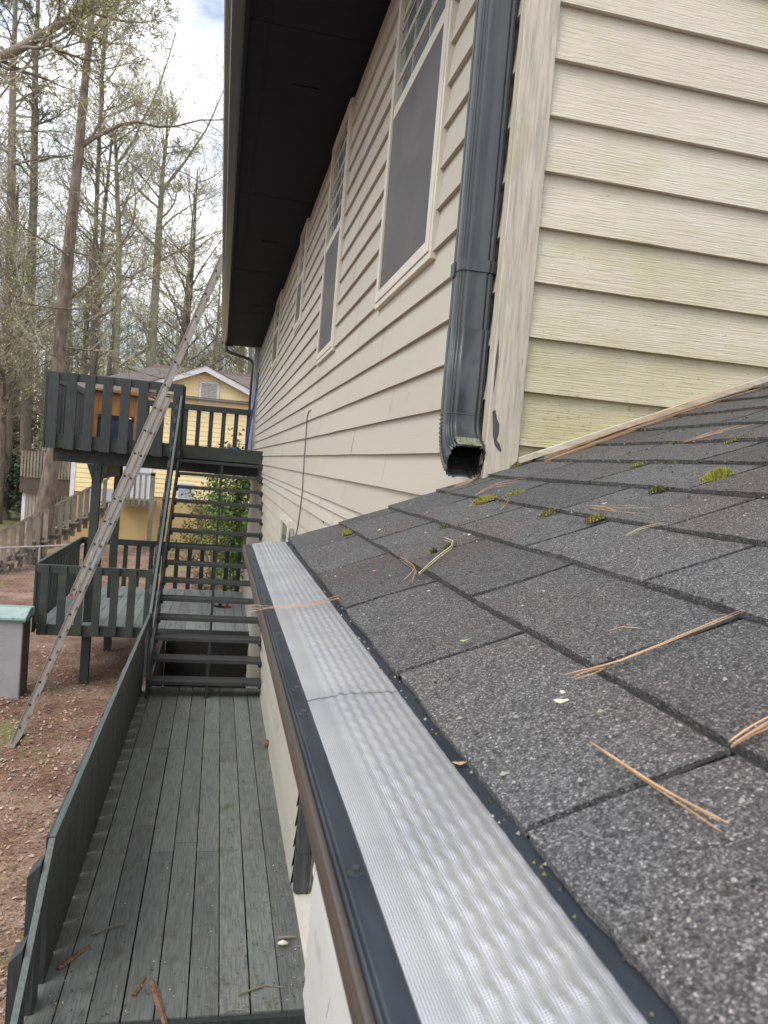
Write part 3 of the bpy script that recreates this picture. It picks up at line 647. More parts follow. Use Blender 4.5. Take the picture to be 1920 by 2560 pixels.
mb = MB(); mb.cur = .5; mb.box(DX0+.01, -.75, DY0-.045, DY0-.005, -.19, -.005); mb.box(-.74, .757, DY0-.045, DY0-.005, -.16, -.005); mb.box(DX0+.005, DX0+.04, DY0, DY1, -.19, -.04)
for k in range(9): mb.box(-2.6+.37*k, -2.56+.37*k, DY0, DY1, -.19, -.036)
mb.build('joists', G['railgreen'], lo)
picket_rail(lo, (DX0-.02, DY0-.065), (-.95, DY0-.065), 1.06, -.16, .292, .135, (0,-1), rng, G['railgreen'])
picket_rail(lo, (DX0-.02, DY0-.04), (DX0-.02, DY1), 1.08, -.16, .292, .135, (-1,0), rng, G['rail'])
mb = MB(); mb.box(DX0-.04, DX0, DY0-.04, DY1, 1.081, 1.10); mb.box(DX0-.04, -.95, DY0-.09, DY0-.04, 1.061, 1.066); mb.build('rail_cap', G['railcap'], lo)
picket_rail(lo, (DX0, DY1-.02), (.70, DY1-.02), 1.10, -.12, .29, .10, (0,1), rng, G['rail'])
for x, y in ((.6, 18.2),):
    mb = MB(); mb.cur = .3; mb.box(x-.08, x+.08, y, y+.16, GZ-.3, -.195); mb.build('post', G['railgreen'], lo, bevel=.006)

# ------------------------------------------------------------------ extension ladder
ld = thing('extension_ladder', (-2.6, 11.54, GZ), 'long weathered aluminium extension ladder leaning on the upper eave gutter', 'ladder')
F0, T0 = V(-2.60,11.40,GZ), V(-.085,11.2,6.0)
U = (T0-F0).normalized(); PV = (V(1,0,0)-U*U.x).normalized(); W_ = U.cross(PV)
if W_.y < 0: W_ = -W_
def rail_sec(s0, s1, off, name, wy, hw=.036):
    for side in (0, 1):
        mb = MB(); c0 = F0+U*s0+PV*off+W_*(side*wy); c1 = F0+U*s1+PV*off+W_*(side*wy)
        e = 1 if side == 0 else -1
        mb.beam(c0, c1, PV*hw, W_*.0022)
        for q in (-1, 1): mb.beam(c0+PV*q*(hw-.004)+W_*e*(-.009), c1+PV*q*(hw-.004)+W_*e*(-.009), PV*.004, W_*.0075)
        mb.build(name, G['alu'], ld)
LEN = (T0-F0).length
rail_sec(0, 5.42, 0, 'base_rail', .44); rail_sec(2.30, LEN, -.088, 'fly_rail', .40)
s = .30
while s < LEN-.1:
    for lo_, hi_, off, wy in ((0, 5.42, 0, .44), (2.3, LEN, -.088, .40)):
        if lo_ < s < hi_:
            c = F0+U*s+PV*off; mb = MB(); mb.tube([c+W_*.004, c+W_*(wy-.004)], .017, 8); mb.build('rung', G['alu'], ld)
            mb = MB(); mb.tube([c-W_*.0045, c-W_*.0105], .0165, 8); mb.build('rung_end', G['dot'], ld)
    s += .352
mb = MB(); c = F0+U*2.95+PV*(.0); mb.obox(c-W_*.0045, U*.16, PV*.022, W_*.0015); mb.build('sticker', G['label'], ld)
mb = MB(); c = F0+U*2.32-PV*.088; mb.obox(c-W_*.01, U*.02, PV*.03, W_*.004); mb.build('rung_lock', mat('red_lock', (.30,.05,.05), None, 8, .5), ld)
mb = MB(); mb.obox(F0+U*.0+V(0,.22,.02), PV*.05, W_*.27, U*.03); mb.build('foot_bar', G['alu'], ld)

# ------------------------------------------------------------------ storage box by the lower deck
bx = thing('storage_box', (-3.5, 13.9, GZ), 'grey plastic storage box with a pale green lid beside the lower deck', 'storage box')
mb = MB(); X0, X1, YA, YB = -4.25, -3.02, 13.55, 14.08
mb.box(X0, X1, YA, YB, GZ-.02, .19); mb.build('body', mat('box_plastic', (.33,.32,.33), (.29,.28,.29), 3, .55), bx, bevel=.02)
mb = MB()
for k in range(9): mb.box(X0+.15, X1-.30, YA-.006, YA+.01, -.95+.12*k, -.938+.12*k)
mb.build('panel_ribs', G['greytrim'], bx)
mb = MB(); mb.prism([(X1+.0015, YA+.02, GZ), (X1+.0015, YB-.02, GZ), (X1+.0015, YB-.02, .17), (X1+.0015, YA+.02, .17)], (.004,0,0)); mb.build('side_panel', mat('box_side_brown', (.085,.075,.070), (.11,.10,.09), 3, .6), bx)
mb = MB(); mb.prism([(X0-.04,YA-.05,.19),(X0-.04,YB+.03,.19),(X0-.04,YB+.03,.33),(X0-.04,(YA+YB)/2,.35),(X0-.04,YA-.05,.245)], (X1-X0+.09,0,0)); mb.build('lid', mat('box_lid_green', (.34,.46,.42), (.27,.38,.35), 5, .45, spots=[((.12,.18,.15), 9, .6, .75)]), bx, bevel=.012)
mb = MB(); mb.box(X0-.043,X1+.053,YA-.054,YB+.034,.165,.20); mb.build('lid_rim', mat('box_rim_green', (.06,.12,.10), None, 5, .5), bx, bevel=.006)

# ------------------------------------------------------------------ playhouse on the upper deck
ph = thing('wooden_playhouse', (-2.2, 16.9, 3.36), 'orange brown wooden play counter with a navy panel standing on the upper deck', 'playhouse')
OW = mat('orange_wood', (.34,.145,.030), (.27,.105,.022), (3,3,2), .55, grain=(20,20,4), gb=.2); NV = mat('navy_panel', (.008,.014,.045), (.012,.02,.06), 6, .5)
px = lambda f: -2.66+.95*f
mb = MB(); mb.box(px(0), px(.12), 16.8, 17.3, 3.365, 4.40); mb.box(px(.88), px(1), 16.8, 17.3, 3.365, 4.40); mb.box(px(.12), px(.88), 16.8, 17.3, 3.86, 4.40); mb.build('body', OW, ph, bevel=.006)
mb = MB(); mb.box(px(.12), px(.88), 16.86, 17.3, 3.365, 3.80); mb.build('panel', NV, ph)
mb = MB(); mb.prism([(px(.12),16.84,3.80)]+[(px(.12+.76*t/10),16.84,3.80+.055*math.sin(math.pi*t/10)) for t in range(1,10)]+[(px(.88),16.84,3.80)], (0,.02,0)); mb.build('arch', NV, ph)
mb = MB(); mb.tube([(px(.35),16.83,3.50),(px(.35),16.855,3.50)], .035, 12); mb.build('knob', G['vinyl'], ph)
mb = MB(); mb.prism([(px(-.08),16.65,4.36),(px(1.1),16.65,4.30),(px(1.1),16.65,4.335),(px(-.08),16.65,4.395)], (0,.75,0)); mb.build('roof', mat('playhouse_roof', (.22,.10,.03), None, 3, .6), ph)
mb = MB(); mb.box(px(1.06),px(1.45),16.9,17.0,3.80,3.93); mb.box(px(1.40),px(1.47),16.9,17.0,3.365,4.30); mb.box(px(1.2),px(1.25),16.9,17.0,3.365,3.8); mb.prism([(px(1.02),16.9,4.38),(px(1.5),16.9,4.22),(px(1.5),16.9,4.26),(px(1.02),16.9,4.42)], (0,.3,0)); mb.build('side_frame', mat('brown_frame', (.11,.055,.025), None, 4, .6), ph)
# strap, tray, slippers
sp = thing('blue_strap', (.70, YE-.15, 3.4), 'blue strap hanging down the grey corner trim to the upper deck', 'strap')
mb = MB(); mb.tube([(.735,YE-.16,5.25),(.725,YE-.17,4.9),(.68,YE-.2,4.5),(.63,YE-.22,4.1),(.60,YE-.22,3.75),(.58,YE-.22,3.45)], [.012,.012,.016,.02,.026,.03], 6); mb.build('strap', G['blue'], sp, smooth=True)
mb = MB(); mb.tube([(.745,YE-.15,5.38),(.74,YE-.16,5.25)], .02, 6); mb.build('hook', mat('orange_hook', (.45,.20,.04), None, 5, .5), sp)
mb = MB(); mb.tube([(.30+.09*math.cos(t*.785), YE-.45+.09*math.sin(t*.785), 3.40+.012*(t % 3)) for t in range(12)], .022, 6); tag(mb.build('coiled_rope', G['blue'], smooth=True), 'small heap of blue rope lying at the back edge of the upper deck', 'rope')
mb = MB(); mb.box(-.62,-.05,YE-.45,YE-.25,3.372,3.395); tag(mb.build('white_board', G['white']), 'thin white board lying flat at the back of the upper deck', 'board')
for dx, rz, m_, lb in ((0,.3,mat('red_rubber', (.42,.02,.03), None, 8, .5),'red slipper lying on the lower deck behind the stairs'), (-.14,-.5,G['hole'],'black slipper lying beside the red one on the lower deck')):
    sl_ = thing('slipper', (.32+dx,16.4,.002), lb, 'slipper'); c_, s_ = math.cos(rz), math.sin(rz)
    o_ = [V(.32+dx,16.4,0)+V(x*c_-y*s_, x*s_+y*c_, .006) for x, y in [(.14*math.cos(t*.524), .05*math.sin(t*.524)*(1+.2*math.cos(t*.524))) for t in range(12)]]
    mb = MB(); mb.prism(o_, (0,0,.022)); mb.build('sole', m_, sl_, bevel=.004)
    mb = MB(); mb.tube([V(.32+dx,16.4,.028)+V(.04*c_-y*s_, .04*s_+y*c_, .06*math.cos(y*28)) for y in (-.05,-.03,-.01,.01,.03,.05)], .018, 6); mb.build('upper', m_, sl_, smooth=True)

# ------------------------------------------------------------------ neighbour's yellow house
NY = 36.0
YS = mat('yellow_siding', (.84,.69,.38), (.79,.63,.33), (.4,.4,1), .7); YB_ = mat('ochre_base_wall', (.50,.36,.16), (.42,.30,.13), (.5,.5,.8), .8)
RT = mat('brown_roof_tiles', (.125,.108,.098), (.165,.14,.128), (3,3,3), .9, spots=[((.09,.078,.07), (9,9,9), .55,.7)]); RG = mat('reddish_ridge', (.27,.165,.15), (.22,.14,.13), 4, .8)
OLDW = mat('weathered_wood', (.17,.145,.11), (.24,.21,.165), (2,2,2), .85, tint=.3); OLDD = mat('dark_stained_wood', (.085,.062,.05), (.12,.09,.07), 3, .8, tint=.3)
XL = at(184, 1150, NY).x; XR_ = 5.0; ZB = at(300, 1235, NY).z; ZEV = at(380, 985, NY).z
yh = thing('yellow_house', ((XL+XR_)/2, NY, GZ), 'yellow clapboard neighbouring house with a white trimmed gable and brown roof', 'house')
def neigh_laps(mb, x0, x1, z0, z1, top=None):
    z = z0
    while z < z1:
        zb = min(z+.21, z1)
        xa, xb = x0, x1
        if top:
            xa, xb = top(z+.1)
            if xb-xa < .1: break
        mb.add([(xa,NY-.028,z),(xb,NY-.028,z),(xb,NY-.006,zb+.004),(xa,NY-.006,zb+.004),(xa,NY-.004,z),(xb,NY-.004,z)], [(0,1,2,3),(4,5,1,0)]); z += .21
mb = MB(); neigh_laps(mb, XL, XR_, ZB, ZEV); mb.build('siding', YS, yh)
mb = MB(); mb.box(XL, XR_, NY, NY+9, ZB, ZEV); mb.box(XL+.05, XR_, NY+.03, NY+9, GZ-.4, ZB); mb.build('wall', YB_, yh)
AP = at(515, 917, NY); ER = at(640, 985, NY); GW = (ER.x-AP.x); pit = (AP.z-ER.z)/GW
GX0, GX1 = AP.x-2.75, AP.x+3.2
def gtop(z): h = (AP.z-.25-z)/pit; return (AP.x-min(h, 2.4), AP.x+min(h, 2.9))
mb = MB(); neigh_laps(mb, 0, 0, ZEV, AP.z, gtop); mb.build('gable_siding', YS, yh)
mb = MB(); mb.prism([(AP.x-2.4,NY,ZEV),(AP.x+2.9,NY,ZEV),(AP.x+2.9,NY,AP.z-.2-2.9*pit),(AP.x,NY,AP.z-.2),(AP.x-2.4,NY,AP.z-.2-2.4*pit)], (0,6,0)); mb.build('gable_wall', YS, yh)
for s_, e_ in ((-1, 2.75), (1, 3.2)):
    mb = MB(); mb.prism([(AP.x,NY-.45,AP.z),(AP.x+s_*e_,NY-.45,AP.z-e_*pit),(AP.x+s_*e_,NY-.45,AP.z-e_*pit-.26),(AP.x,NY-.45,AP.z-.26)], (0,.05,0)); mb.build('rake_trim', G['white'], yh)
    mb = MB(); mb.prism([(AP.x,NY-.48,AP.z+.05),(AP.x+s_*(e_+.1),NY-.48,AP.z-(e_+.1)*pit+.05),(AP.x+s_*(e_+.1),NY-.48,AP.z-(e_+.1)*pit),(AP.x,NY-.48,AP.z)], (0,7,0)); mb.build('gable_roof', RT, yh)
RZ = at(420, 918, NY+4.5).z
mb = MB(); mb.add([(XL-.5,NY-.4,ZEV-.05),(XL-.5,NY+9.4,ZEV-.05),(XL+2.8,NY+4.5,RZ),(XR_+.5,NY-.4,ZEV-.05),(XR_+.5,NY+9.4,ZEV-.05),(XR_+.5,NY+4.5,RZ)], [(0,3,5,2),(1,2,5,4),(0,2,1),(3,4,5),(0,1,4,3)]); mb.build('main_roof', RT, yh)
mb = MB(); mb.box(XL+2.7, XR_+.5, NY+4.38, NY+4.62, RZ-.03, RZ+.06); mb.build('ridge_cap', RG, yh)
mb = MB(); mb.box(XL-.08, XL+.10, NY-.05, NY+.1, ZB-.3, ZEV); mb.build('corner_trim', G['white'], yh)
a, b = at(500, 952, NY), at(546, 1004, NY); f = MB(); f.box(a.x, b.x, NY-.09, NY-.03, b.z-.15, a.z); fo = f.build('gable_vent', G['white'], yh)
mb = MB(); 
for k in range(12): z = b.z-.05+(a.z-b.z)*k/12.5; mb.obox(((a.x+b.x)/2, NY-.10, z+.03), (.5*(b.x-a.x)-.09,0,0), (0,.012,-.022), (0,.002,.004))
mb.build('louvre', mat('louvre_grey', (.36,.34,.31), None, 4, .6), fo)
a, b = at(298, 1140, NY), at(372, 1250, NY); f = MB(); f.box(a.x-.06, b.x+.06, NY-.07, NY-.03, b.z, a.z); fo = f.build('patio_door', G['white'], yh)
for k in range(2):
    mb = MB(); q = (b.x-a.x)/2; mb.box(a.x+q*k+.06, a.x+q*(k+1)-.06, NY-.078, NY-.0705, b.z+.12, a.z-.1); mb.build('pane', mat('bright_pane', (.58,.60,.64), (.46,.49,.53), 1.5, .2), fo)
a, b = at(448, 1210, NY), at(478, 1245, NY); f = MB(); f.box(a.x-.06, b.x+.06, NY-.07, NY-.03, b.z-.06, a.z+.06); fo = f.build('window', G['white'], yh)
mb = MB(); mb.box(a.x, b.x, NY-.078, NY-.0705, b.z, a.z); mb.build('pane', mat('blue_pane', (.30,.38,.46), None, 3, .2), fo)
a = at(215, 1250, NY); mb = MB(); mb.box(a.x, a.x+1.1, NY-.25, NY-.08, a.z-.55, a.z+.55); tag(mb.build('tarp_cover', mat('pale_tarp', (.45,.48,.55), (.30,.33,.40), 2, .6)), 'pale blue grey covered panel against the yellow wall behind the old stairs', 'cover')

# neighbour's porch and long stairs
pr = thing('old_porch_stairs', (-6, 30, GZ), 'weathered grey wood porch with a long staircase coming down from the yellow house', 'stairs')
PF = at(340, 1250, NY-1.6).z; pxa, pxb = at(290, 1250, NY-1.6).x, at(385, 1250, NY-1.6).x
rng = random.Random(2)
mb = MB(); mb.cur = .5; mb.box(pxa, pxb, NY-1.6, NY-.1, PF-.28, PF); mb.build('platform', OLDW, pr)
def old_rail(a, b, h, n, post_len, m=OLDW, root=pr, wide=.09):
    a, b = V(*a), V(*b); mb = MB(); mb.cur = .7; mb.beam(a+V(0,0,h), b+V(0,0,h), V(0,.05,0), V(0,0,.05)); mb.build('handrail', m, root)
    for i in range(n):
        t = (i+.3)/n; c = a.lerp(b, t); mb = MB(); mb.cur = rng.random(); mb.box(c.x-wide/2, c.x+wide/2, c.y-.02, c.y+.02, c.z-post_len, c.z+h); mb.build('picket', m, root)
old_rail((pxa, NY-1.65, PF), (pxb, NY-1.65, PF), 1.15, 7, .2)
for x in (pxa+.1, pxb-.1):
    mb = MB(); mb.cur = .3; mb.box(x-.09, x+.09, NY-1.7, NY-1.52, GZ-.4, PF+1.25); mb.build('post', OLDW, pr)
tA = at(268, 1275, 33.2); bA = at(-40, 1395, 25.5)
tA = V(tA.x, 33.2, PF-.1); bA = V(bA.x, 25.3, GZ)
h0 = at(270, 1185, 33.2).z-tA.z; h1 = at(0, 1362, 26.3).z-GZ
old_rail((bA.x, bA.y, GZ+.15), (tA.x, tA.y, tA.z), 1.0, 17, .55, wide=.16)
mb = MB(); mb.cur = .2; mb.prism([(bA.x,bA.y+.06,GZ-.1),(tA.x,tA.y+.06,tA.z-.35),(tA.x,tA.y+.06,tA.z-.02),(bA.x,bA.y+.06,GZ+.22)], (0,.06,0)); mb.build('stringer', OLDD, pr)
for k in range(12):
    c = bA.lerp(tA, (k+.5)/12); mb = MB(); mb.cur = rng.random(); mb.box(c.x-.25, c.x+.25, c.y+.08, c.y+1.3, c.z+.05, c.z+.10); mb.build('step', OLDW, pr)
# far deck and shed to the left of the yellow house
nd = thing('far_deck', (-9.5, 39, GZ), 'dark old wood deck with close pickets standing over a beige shed wall', 'deck')
DYN = 38.0; a, b = at(54, 1125, DYN), at(182, 1200, DYN)
mb = MB(); mb.cur = .3; mb.box(a.x, b.x, DYN, DYN+4, b.z-.75, b.z-.05); mb.build('rim', OLDD, nd)
mb = MB(); mb.cur = .4; mb.box(a.x, b.x, DYN-.04, DYN+.04, a.z-.12, a.z); mb.box(a.x, b.x, DYN-.04, DYN+.04, b.z+.02, b.z+.12); mb.build('railing', OLDD, nd)
for i in range(17):
    x = a.x+.06+(b.x-a.x-.12)*i/16; mb = MB(); mb.cur = rng.random(); mb.box(x-.045, x+.045, DYN-.075, DYN-.045, b.z, a.z-.01); mb.build('picket', OLDW, nd)
for x in (a.x+.1, b.x-.1):
    mb = MB(); mb.box(x-.1, x+.1, DYN+3.4, DYN+3.6, GZ-.3, b.z); mb.build('post', OLDD, nd)
mb = MB(); c = at(115, 1165, DYN); mb.box(c.x-.45, c.x+.45, DYN+.3, DYN+.45, c.z-.5, c.z+.55); tag(mb.build('hanging_cloth', mat('violet_blue_cloth', (.10,.10,.38), (.03,.03,.05), 2.2, .7, contrast=(.45,.55))), 'violet and black patterned cloth behind the pickets of the far dark deck', 'cloth')
se = thing('beige_shed', (a.x+1, DYN+.3, GZ), 'beige boarded shed wall with white corner strips under the far dark deck', 'shed')
a2, b2 = at(58, 1232, DYN+.2), at(104, 1325, DYN+.2)
mb = MB(); mb.box(a2.x, b2.x, DYN+.2, DYN+3, GZ-.5, b.z-.76); mb.build('wall', mat('shed_beige', (.40,.36,.29), (.35,.31,.25), (2,2,1), .8), se)
mb = MB(); mb.box(a2.x-.03, a2.x+.12, DYN+.16, DYN+.3, GZ-.5, b.z-.77); mb.build('corner_strip', G['white'], se)
for k in range(5):
    x = a2.x+.25+(b2.x-a2.x-.3)*k/4; mb = MB(); mb.box(x-.012, x+.012, DYN+.18, DYN+.199, GZ-.4, b.z-.8); mb.build('batten', OLDW, se)
# chain link fence pipe
fe = thing('pipe_fence', (-5.5, 23, GZ), 'low fence of thin galvanised pipe crossing behind the big pine trunk', 'fence')
fm = mat('galvanised_pipe', (.36,.36,.36), None, 4, .5, metal=.4); a = at(-60, 1372, 24.2); b = at(250, 1360, 24.8)
mb = MB(); mb.tube([a, b], .025, 6); mb.build('top_pipe', fm, fe)
mb = MB(); 
for k in range(30):
    for s_ in (1,-1):
        t = k/30; p = a.lerp(b, t)+V(0,0,-.03); mb.tube([p, p+V(s_*.55,0,-1.0)], .0025, 3, cap=False)
mb.build('wire_mesh', fm, fe)
for t in (.12,.5,.9):
    p = a.lerp(b, t); mb = MB(); mb.tube([V(p.x,p.y,GZ-.2), p], .03, 6); mb.build('post', fm, fe)

# ------------------------------------------------------------------ trees
BARK = [mat('bark_warm_grey', (.085,.066,.048), (.20,.16,.12), (7,7,2.2), .9, bump=.8, bscale=(14,14,3), dist=.03), mat('bark_olive', (.17,.16,.10), (.26,.25,.165), (4,4,1.2), .9, bump=.6, bscale=(12,12,3), dist=.03), mat('bark_dark', (.15,.13,.095), (.24,.21,.16), (4,4,1.2), .9, bump=.6, bscale=(12,12,3), dist=.03)]
TW = mat('twigs', (.22,.20,.14), (.33,.305,.215), 2, .9, tint=.3); BUD = mat('spring_buds', (.40,.45,.17), (.50,.48,.24), 1, .8, tint=.4); NDL = mat('pine_foliage', (.060,.080,.038), (.115,.135,.060), .8, .8, tint=.4)
def rdir(rng): 
    while True:
        v = V(rng.uniform(-1,1), rng.uniform(-1,1), rng.uniform(-1,1))
        if .05 < v.length < 1: return v.normalized()
def kid_dir(d, ang, rng):
    a = d.cross(rdir(rng)).normalized(); return (d*math.cos(ang)+a*math.sin(ang)).normalized()
def limb(T, Cm, p, d, Ln, r, lvl, rng, kids, upb=.06, bud=.5, minr=.006):
    n = (0, 7, 5, 3, 2)[lvl]; pts = [Vector(p)]; dd = Vector(d)
    for i in range(n):
        dd = (dd+rdir(rng)*(.20 if lvl < 3 else .3)+V(0,0,upb)).normalized(); pts.append(pts[-1]+dd*Ln/n)
    rads = [max(minr, r*(1-.82*i/n)) for i in range(n+1)]
    mb = T if lvl == 1 else Cm; mb.m = 0; mb.cur = rng.random()
    mb.tube(pts, rads, (0,6,4,3,3)[lvl], cap=False)
    if lvl < len(kids)+1 and lvl < 4:
        for k in range(kids[lvl-1]):
            t = .22+.78*(k+rng.random())/kids[lvl-1]; f = t*n; i = min(n-1, int(f)); q = pts[i].lerp(pts[i+1], f-i)
            limb(T, Cm, q, kid_dir((pts[i+1]-pts[i]).normalized(), R(rng.uniform(28,62)), rng), Ln*rng.uniform(.36,.62)*(1.1-.4*t), max(minr, rads[i]*.55), lvl+1, rng, kids, upb, bud, minr)
    if lvl >= 3 and rng.random() < bud:
        Cm.m = 1; e = pts[-1]
        for _ in range(2):
            a, b = rdir(rng)*.034, rdir(rng)*.024; c = e+rdir(rng)*.05; Cm.cur = rng.random(); Cm.add([c-a, c+b, c+a, c-b], [(0,1,2,3)])
        Cm.m = 0
def pathpt(P, t):
    f = t*(len(P)-1); i = min(len(P)-2, int(f)); return P[i].lerp(P[i+1], f-i), (P[i+1]-P[i]).normalized()
def tree(name, path, rads, label, group, bark, seed, nl=22, l0=.3, L_=(2.5,5), kids=(7,7,4), bud=.5, hand=(), upb=.06, cat='tree', pine=False, minr=.006, tuft=700):
    rng = random.Random(seed); P = [Vector(p) for p in path]; base = V(P[0].x, P[0].y, P[0].z)
    root = thing(name, base, label, cat, group); T, Cm = MB(), MB(); T.tube(P, rads, 12, cap=False)
    def rad_at(t): f = t*(len(rads)-1); i = min(len(rads)-2, int(f)); return rads[i]*(1-f+i)+rads[i+1]*(f-i)
    for pts, ra, rb, nk in hand:
        pts = [Vector(p) for p in pts]; m = len(pts)-1; T.tube(pts, [ra+(rb-ra)*i/m for i in range(m+1)], 7, cap=False)
        for k in range(nk):
            q, dr = pathpt(pts, .15+.85*(k+rng.random())/nk); limb(T, Cm, q, kid_dir(dr, R(rng.uniform(25,60)), rng), rng.uniform(1.2,2.6), .018, 2, rng, kids, upb, bud, minr)
    for k in range(nl):
        t = l0+(1-l0)*(k+rng.random())/nl; q, dr = pathpt(P, t)
        limb(T, Cm, q, kid_dir(dr, R(rng.uniform(40,75)), rng), rng.uniform(*L_)*(1.15-.6*t), rad_at(t)*.33+.012, 1, rng, kids, upb, bud if not pine else 0, minr)
    T.build('trunk', bark, root, smooth=True)
    if pine:
        src = list(Cm.v); Cm.m = 2
        for k in range(tuft):
            c = Vector(src[rng.randrange(len(src))]); Cm.cur = rng.random(); dr = rdir(rng)
            for _ in range(15):
                e = (dr*.6+rdir(rng)).normalized()*rng.uniform(.12,.24); s_ = e.cross(rdir(rng)).normalized()*.006; Cm.add([c-s_, c+s_, c+e], [(0,1,2)])
    Cm.build('crown', [TW, BUD, NDL], root); return root
def atl(pts, y): return [at(a, b, y) for a, b in pts]
# the big trunk in front of everything, with its hand placed limbs
Y1 = 29
tree('pine_tree', [V(-6.45,29.6,GZ-.3)]+atl([(87,1397),(116,1243),(135,1127),(150,850),(170,640),(195,400),(207,260),(225,90),(234,-60),(240,-260)], Y1),
     [.52,.36,.30,.24,.215,.20,.165,.14,.11,.09,.05], 'tall leaning trunk with the thickest bark, rising behind the upper deck', None, BARK[0], 41, nl=16, l0=.78, hand=[
     (atl([(203,368),(228,350),(262,332),(300,312),(345,305),(392,317),(440,316),(500,300),(560,300)], Y1), .075, .02, 12),
     (atl([(204,362),(232,340),(250,305),(258,250),(256,190),(264,110),(270,20),(274,-80)], Y1), .06, .03, 12),
     (atl([(170,750),(205,722),(250,680),(285,635),(315,595),(335,550),(340,500),(332,450)], Y1), .055, .02, 10),
     (atl([(172,640),(140,618),(95,592),(60,570),(30,535),(-10,490)], Y1-.4), .04, .02, 8),
     (atl([(185,630),(225,640),(262,660),(305,690),(350,700),(400,695)], Y1-.3), .035, .012, 8),
     (atl([(168,772),(120,768),(80,762),(40,752),(-20,748)], Y1-.4), .035, .015, 7),
     (atl([(170,772),(205,772),(240,765),(262,752)], Y1-.4), .03, .008, 5),
     (atl([(160,868),(210,874),(250,878),(290,902),(330,925),(375,938),(420,950)], Y1-.6), .032, .012, 8),
     (atl([(155,900),(120,880),(95,860),(60,845)], Y1-.6), .028, .01, 6),
     (atl([(172,815),(200,805),(240,800),(280,808)], Y1-.5), .022, .008, 5)])
tree('bare_tree', [V(at(290,1100,46).x, 46, GZ)]+atl([(290,900),(298,700),(296,560),(291,410),(288,330)], 46), [.20,.17,.15,.13,.11,.07], 'slender bare tree forking low, second large trunk from the left of the eave', None, BARK[1], 42, nl=22, l0=.35, hand=[
     (atl([(291,412),(312,385),(335,350),(352,310),(378,262),(400,210),(420,150),(440,80)], 46), .09, .03, 14), (atl([(296,560),(310,520),(325,480),(333,440),(330,400)], 46), .06, .03, 8)], bud=.7)
tree('bare_tree', [V(at(368,1100,47).x, 47, GZ)]+atl([(377,900),(388,740),(398,560),(404,485),(408,420),(416,360),(418,300)], 47), [.30,.27,.23,.18,.14,.10,.08,.05], 'mossy olive bare tree forking wide just left of the eave', None, BARK[1], 43, nl=22, l0=.35, hand=[
     (atl([(404,480),(430,445),(462,405),(485,370),(515,325),(540,270),(570,200)], 47), .10, .03, 14), (atl([(400,470),(382,450),(376,420),(384,370),(398,300)], 47), .04, .015, 8),
     (atl([(390,700),(360,712),(330,730),(300,745)], 47), .03, .01, 6), (atl([(398,640),(430,628),(470,632),(520,628)], 47), .03, .01, 8)], bud=.9)
tree('bare_tree', [V(at(236,1100,47).x, 47, GZ)]+atl([(234,700),(250,300),(262,60),(272,-120)], 47), [.15,.13,.11,.08,.05], 'thin straight bare tree rising close behind the thick leaning trunk', None, BARK[2], 44, nl=34, l0=.25, L_=(3,5.5))
# thick bough slanting in from the upper left
tree('bare_tree', [V(-9.2,19,GZ), V(-9.1,19,5), V(-8.8,19,8.5)]+atl([(-160,225),(-40,165),(60,115),(140,65),(215,20),(290,-50)], 17), [.22,.18,.14,.115,.10,.09,.08,.07,.05], 'nearest bare tree, its thick bough slanting across the top left of the sky', None, BARK[2], 45, nl=12, l0=.5, L_=(1.5,3), hand=[
     (atl([(88,105),(78,150),(55,175),(30,205),(0,240)], 17), .03, .012, 8), (atl([(60,110),(110,125),(150,122),(190,108),(240,85),(330,10)], 17), .025, .01, 8)])
for k, (px_, yy, lean, sd_) in enumerate(((22,44,6,51),(70,47,14,52))):
    tree('pine_tree', [V(at(px_,1100,yy).x, yy, GZ)]+atl([(px_+2,820),(px_+lean,500),(px_+lean+4,200),(px_+lean+14,-80)], yy), [.30,.27,.22,.16,.08], ('pine with dark needles at the far left edge of the wood', 'pine with hanging needle clumps left of the thick leaning trunk')[k], None, BARK[2], sd_, nl=20, l0=.5, L_=(2.6,4.8), kids=(6,5), pine=True, upb=-.02, tuft=1500)
# many more bare trees of the wood, copied from five of them
grp = 'bare trees of the wood behind the decks'; protos = []
rng = random.Random(77)
for k in range(6):
    H = rng.uniform(15,20); x0 = rng.uniform(-.6,.6); yb = 0
    pth = [V(0,0,0), V(.1*x0,0,H*.25), V(.5*x0,.2,H*.5), V(.8*x0+.1,.1,H*.75), V(x0,0,H)]
    t = tree('bare_tree', pth, [.19,.16,.13,.09,.03], 'slim leafless tree standing in the wood behind the decks', grp, BARK[(k+1) % 3], 60+k, nl=24, l0=.22, L_=(3.0,6.2), kids=(6,5,3) if k < 4 else (6,6,3), bud=(.3,.8,.5,.15,.7,.4)[k], minr=.0065)
    protos.append(t)
spots = []
while len(spots) < 27:
    y = rng.uniform(40,60); px_ = rng.uniform(-150, 640); x = at(px_, 1100, y).x
    if y < 47 and 150 < px_: y = rng.uniform(47, 62); x = at(px_, 1100, y).x
    if all((x-a)**2+(y-b)**2 > 3.2 for a, b in spots): spots.append((x, y))
for i, (x, y) in enumerate(spots):
    src = protos[i % 6]
    if i < 6: o = src
    else:
        o = src.copy(); col.objects.link(o)
        for ch in [c for c in src.children]:
            c = ch.copy(); col.objects.link(c); c.parent = o
    o.location = (x, y, GZ-.1); o.rotation_euler = (0, 0, rng.uniform(0, 6.28)); q = rng.uniform(.85,1.3); o.scale = (q, q, q)
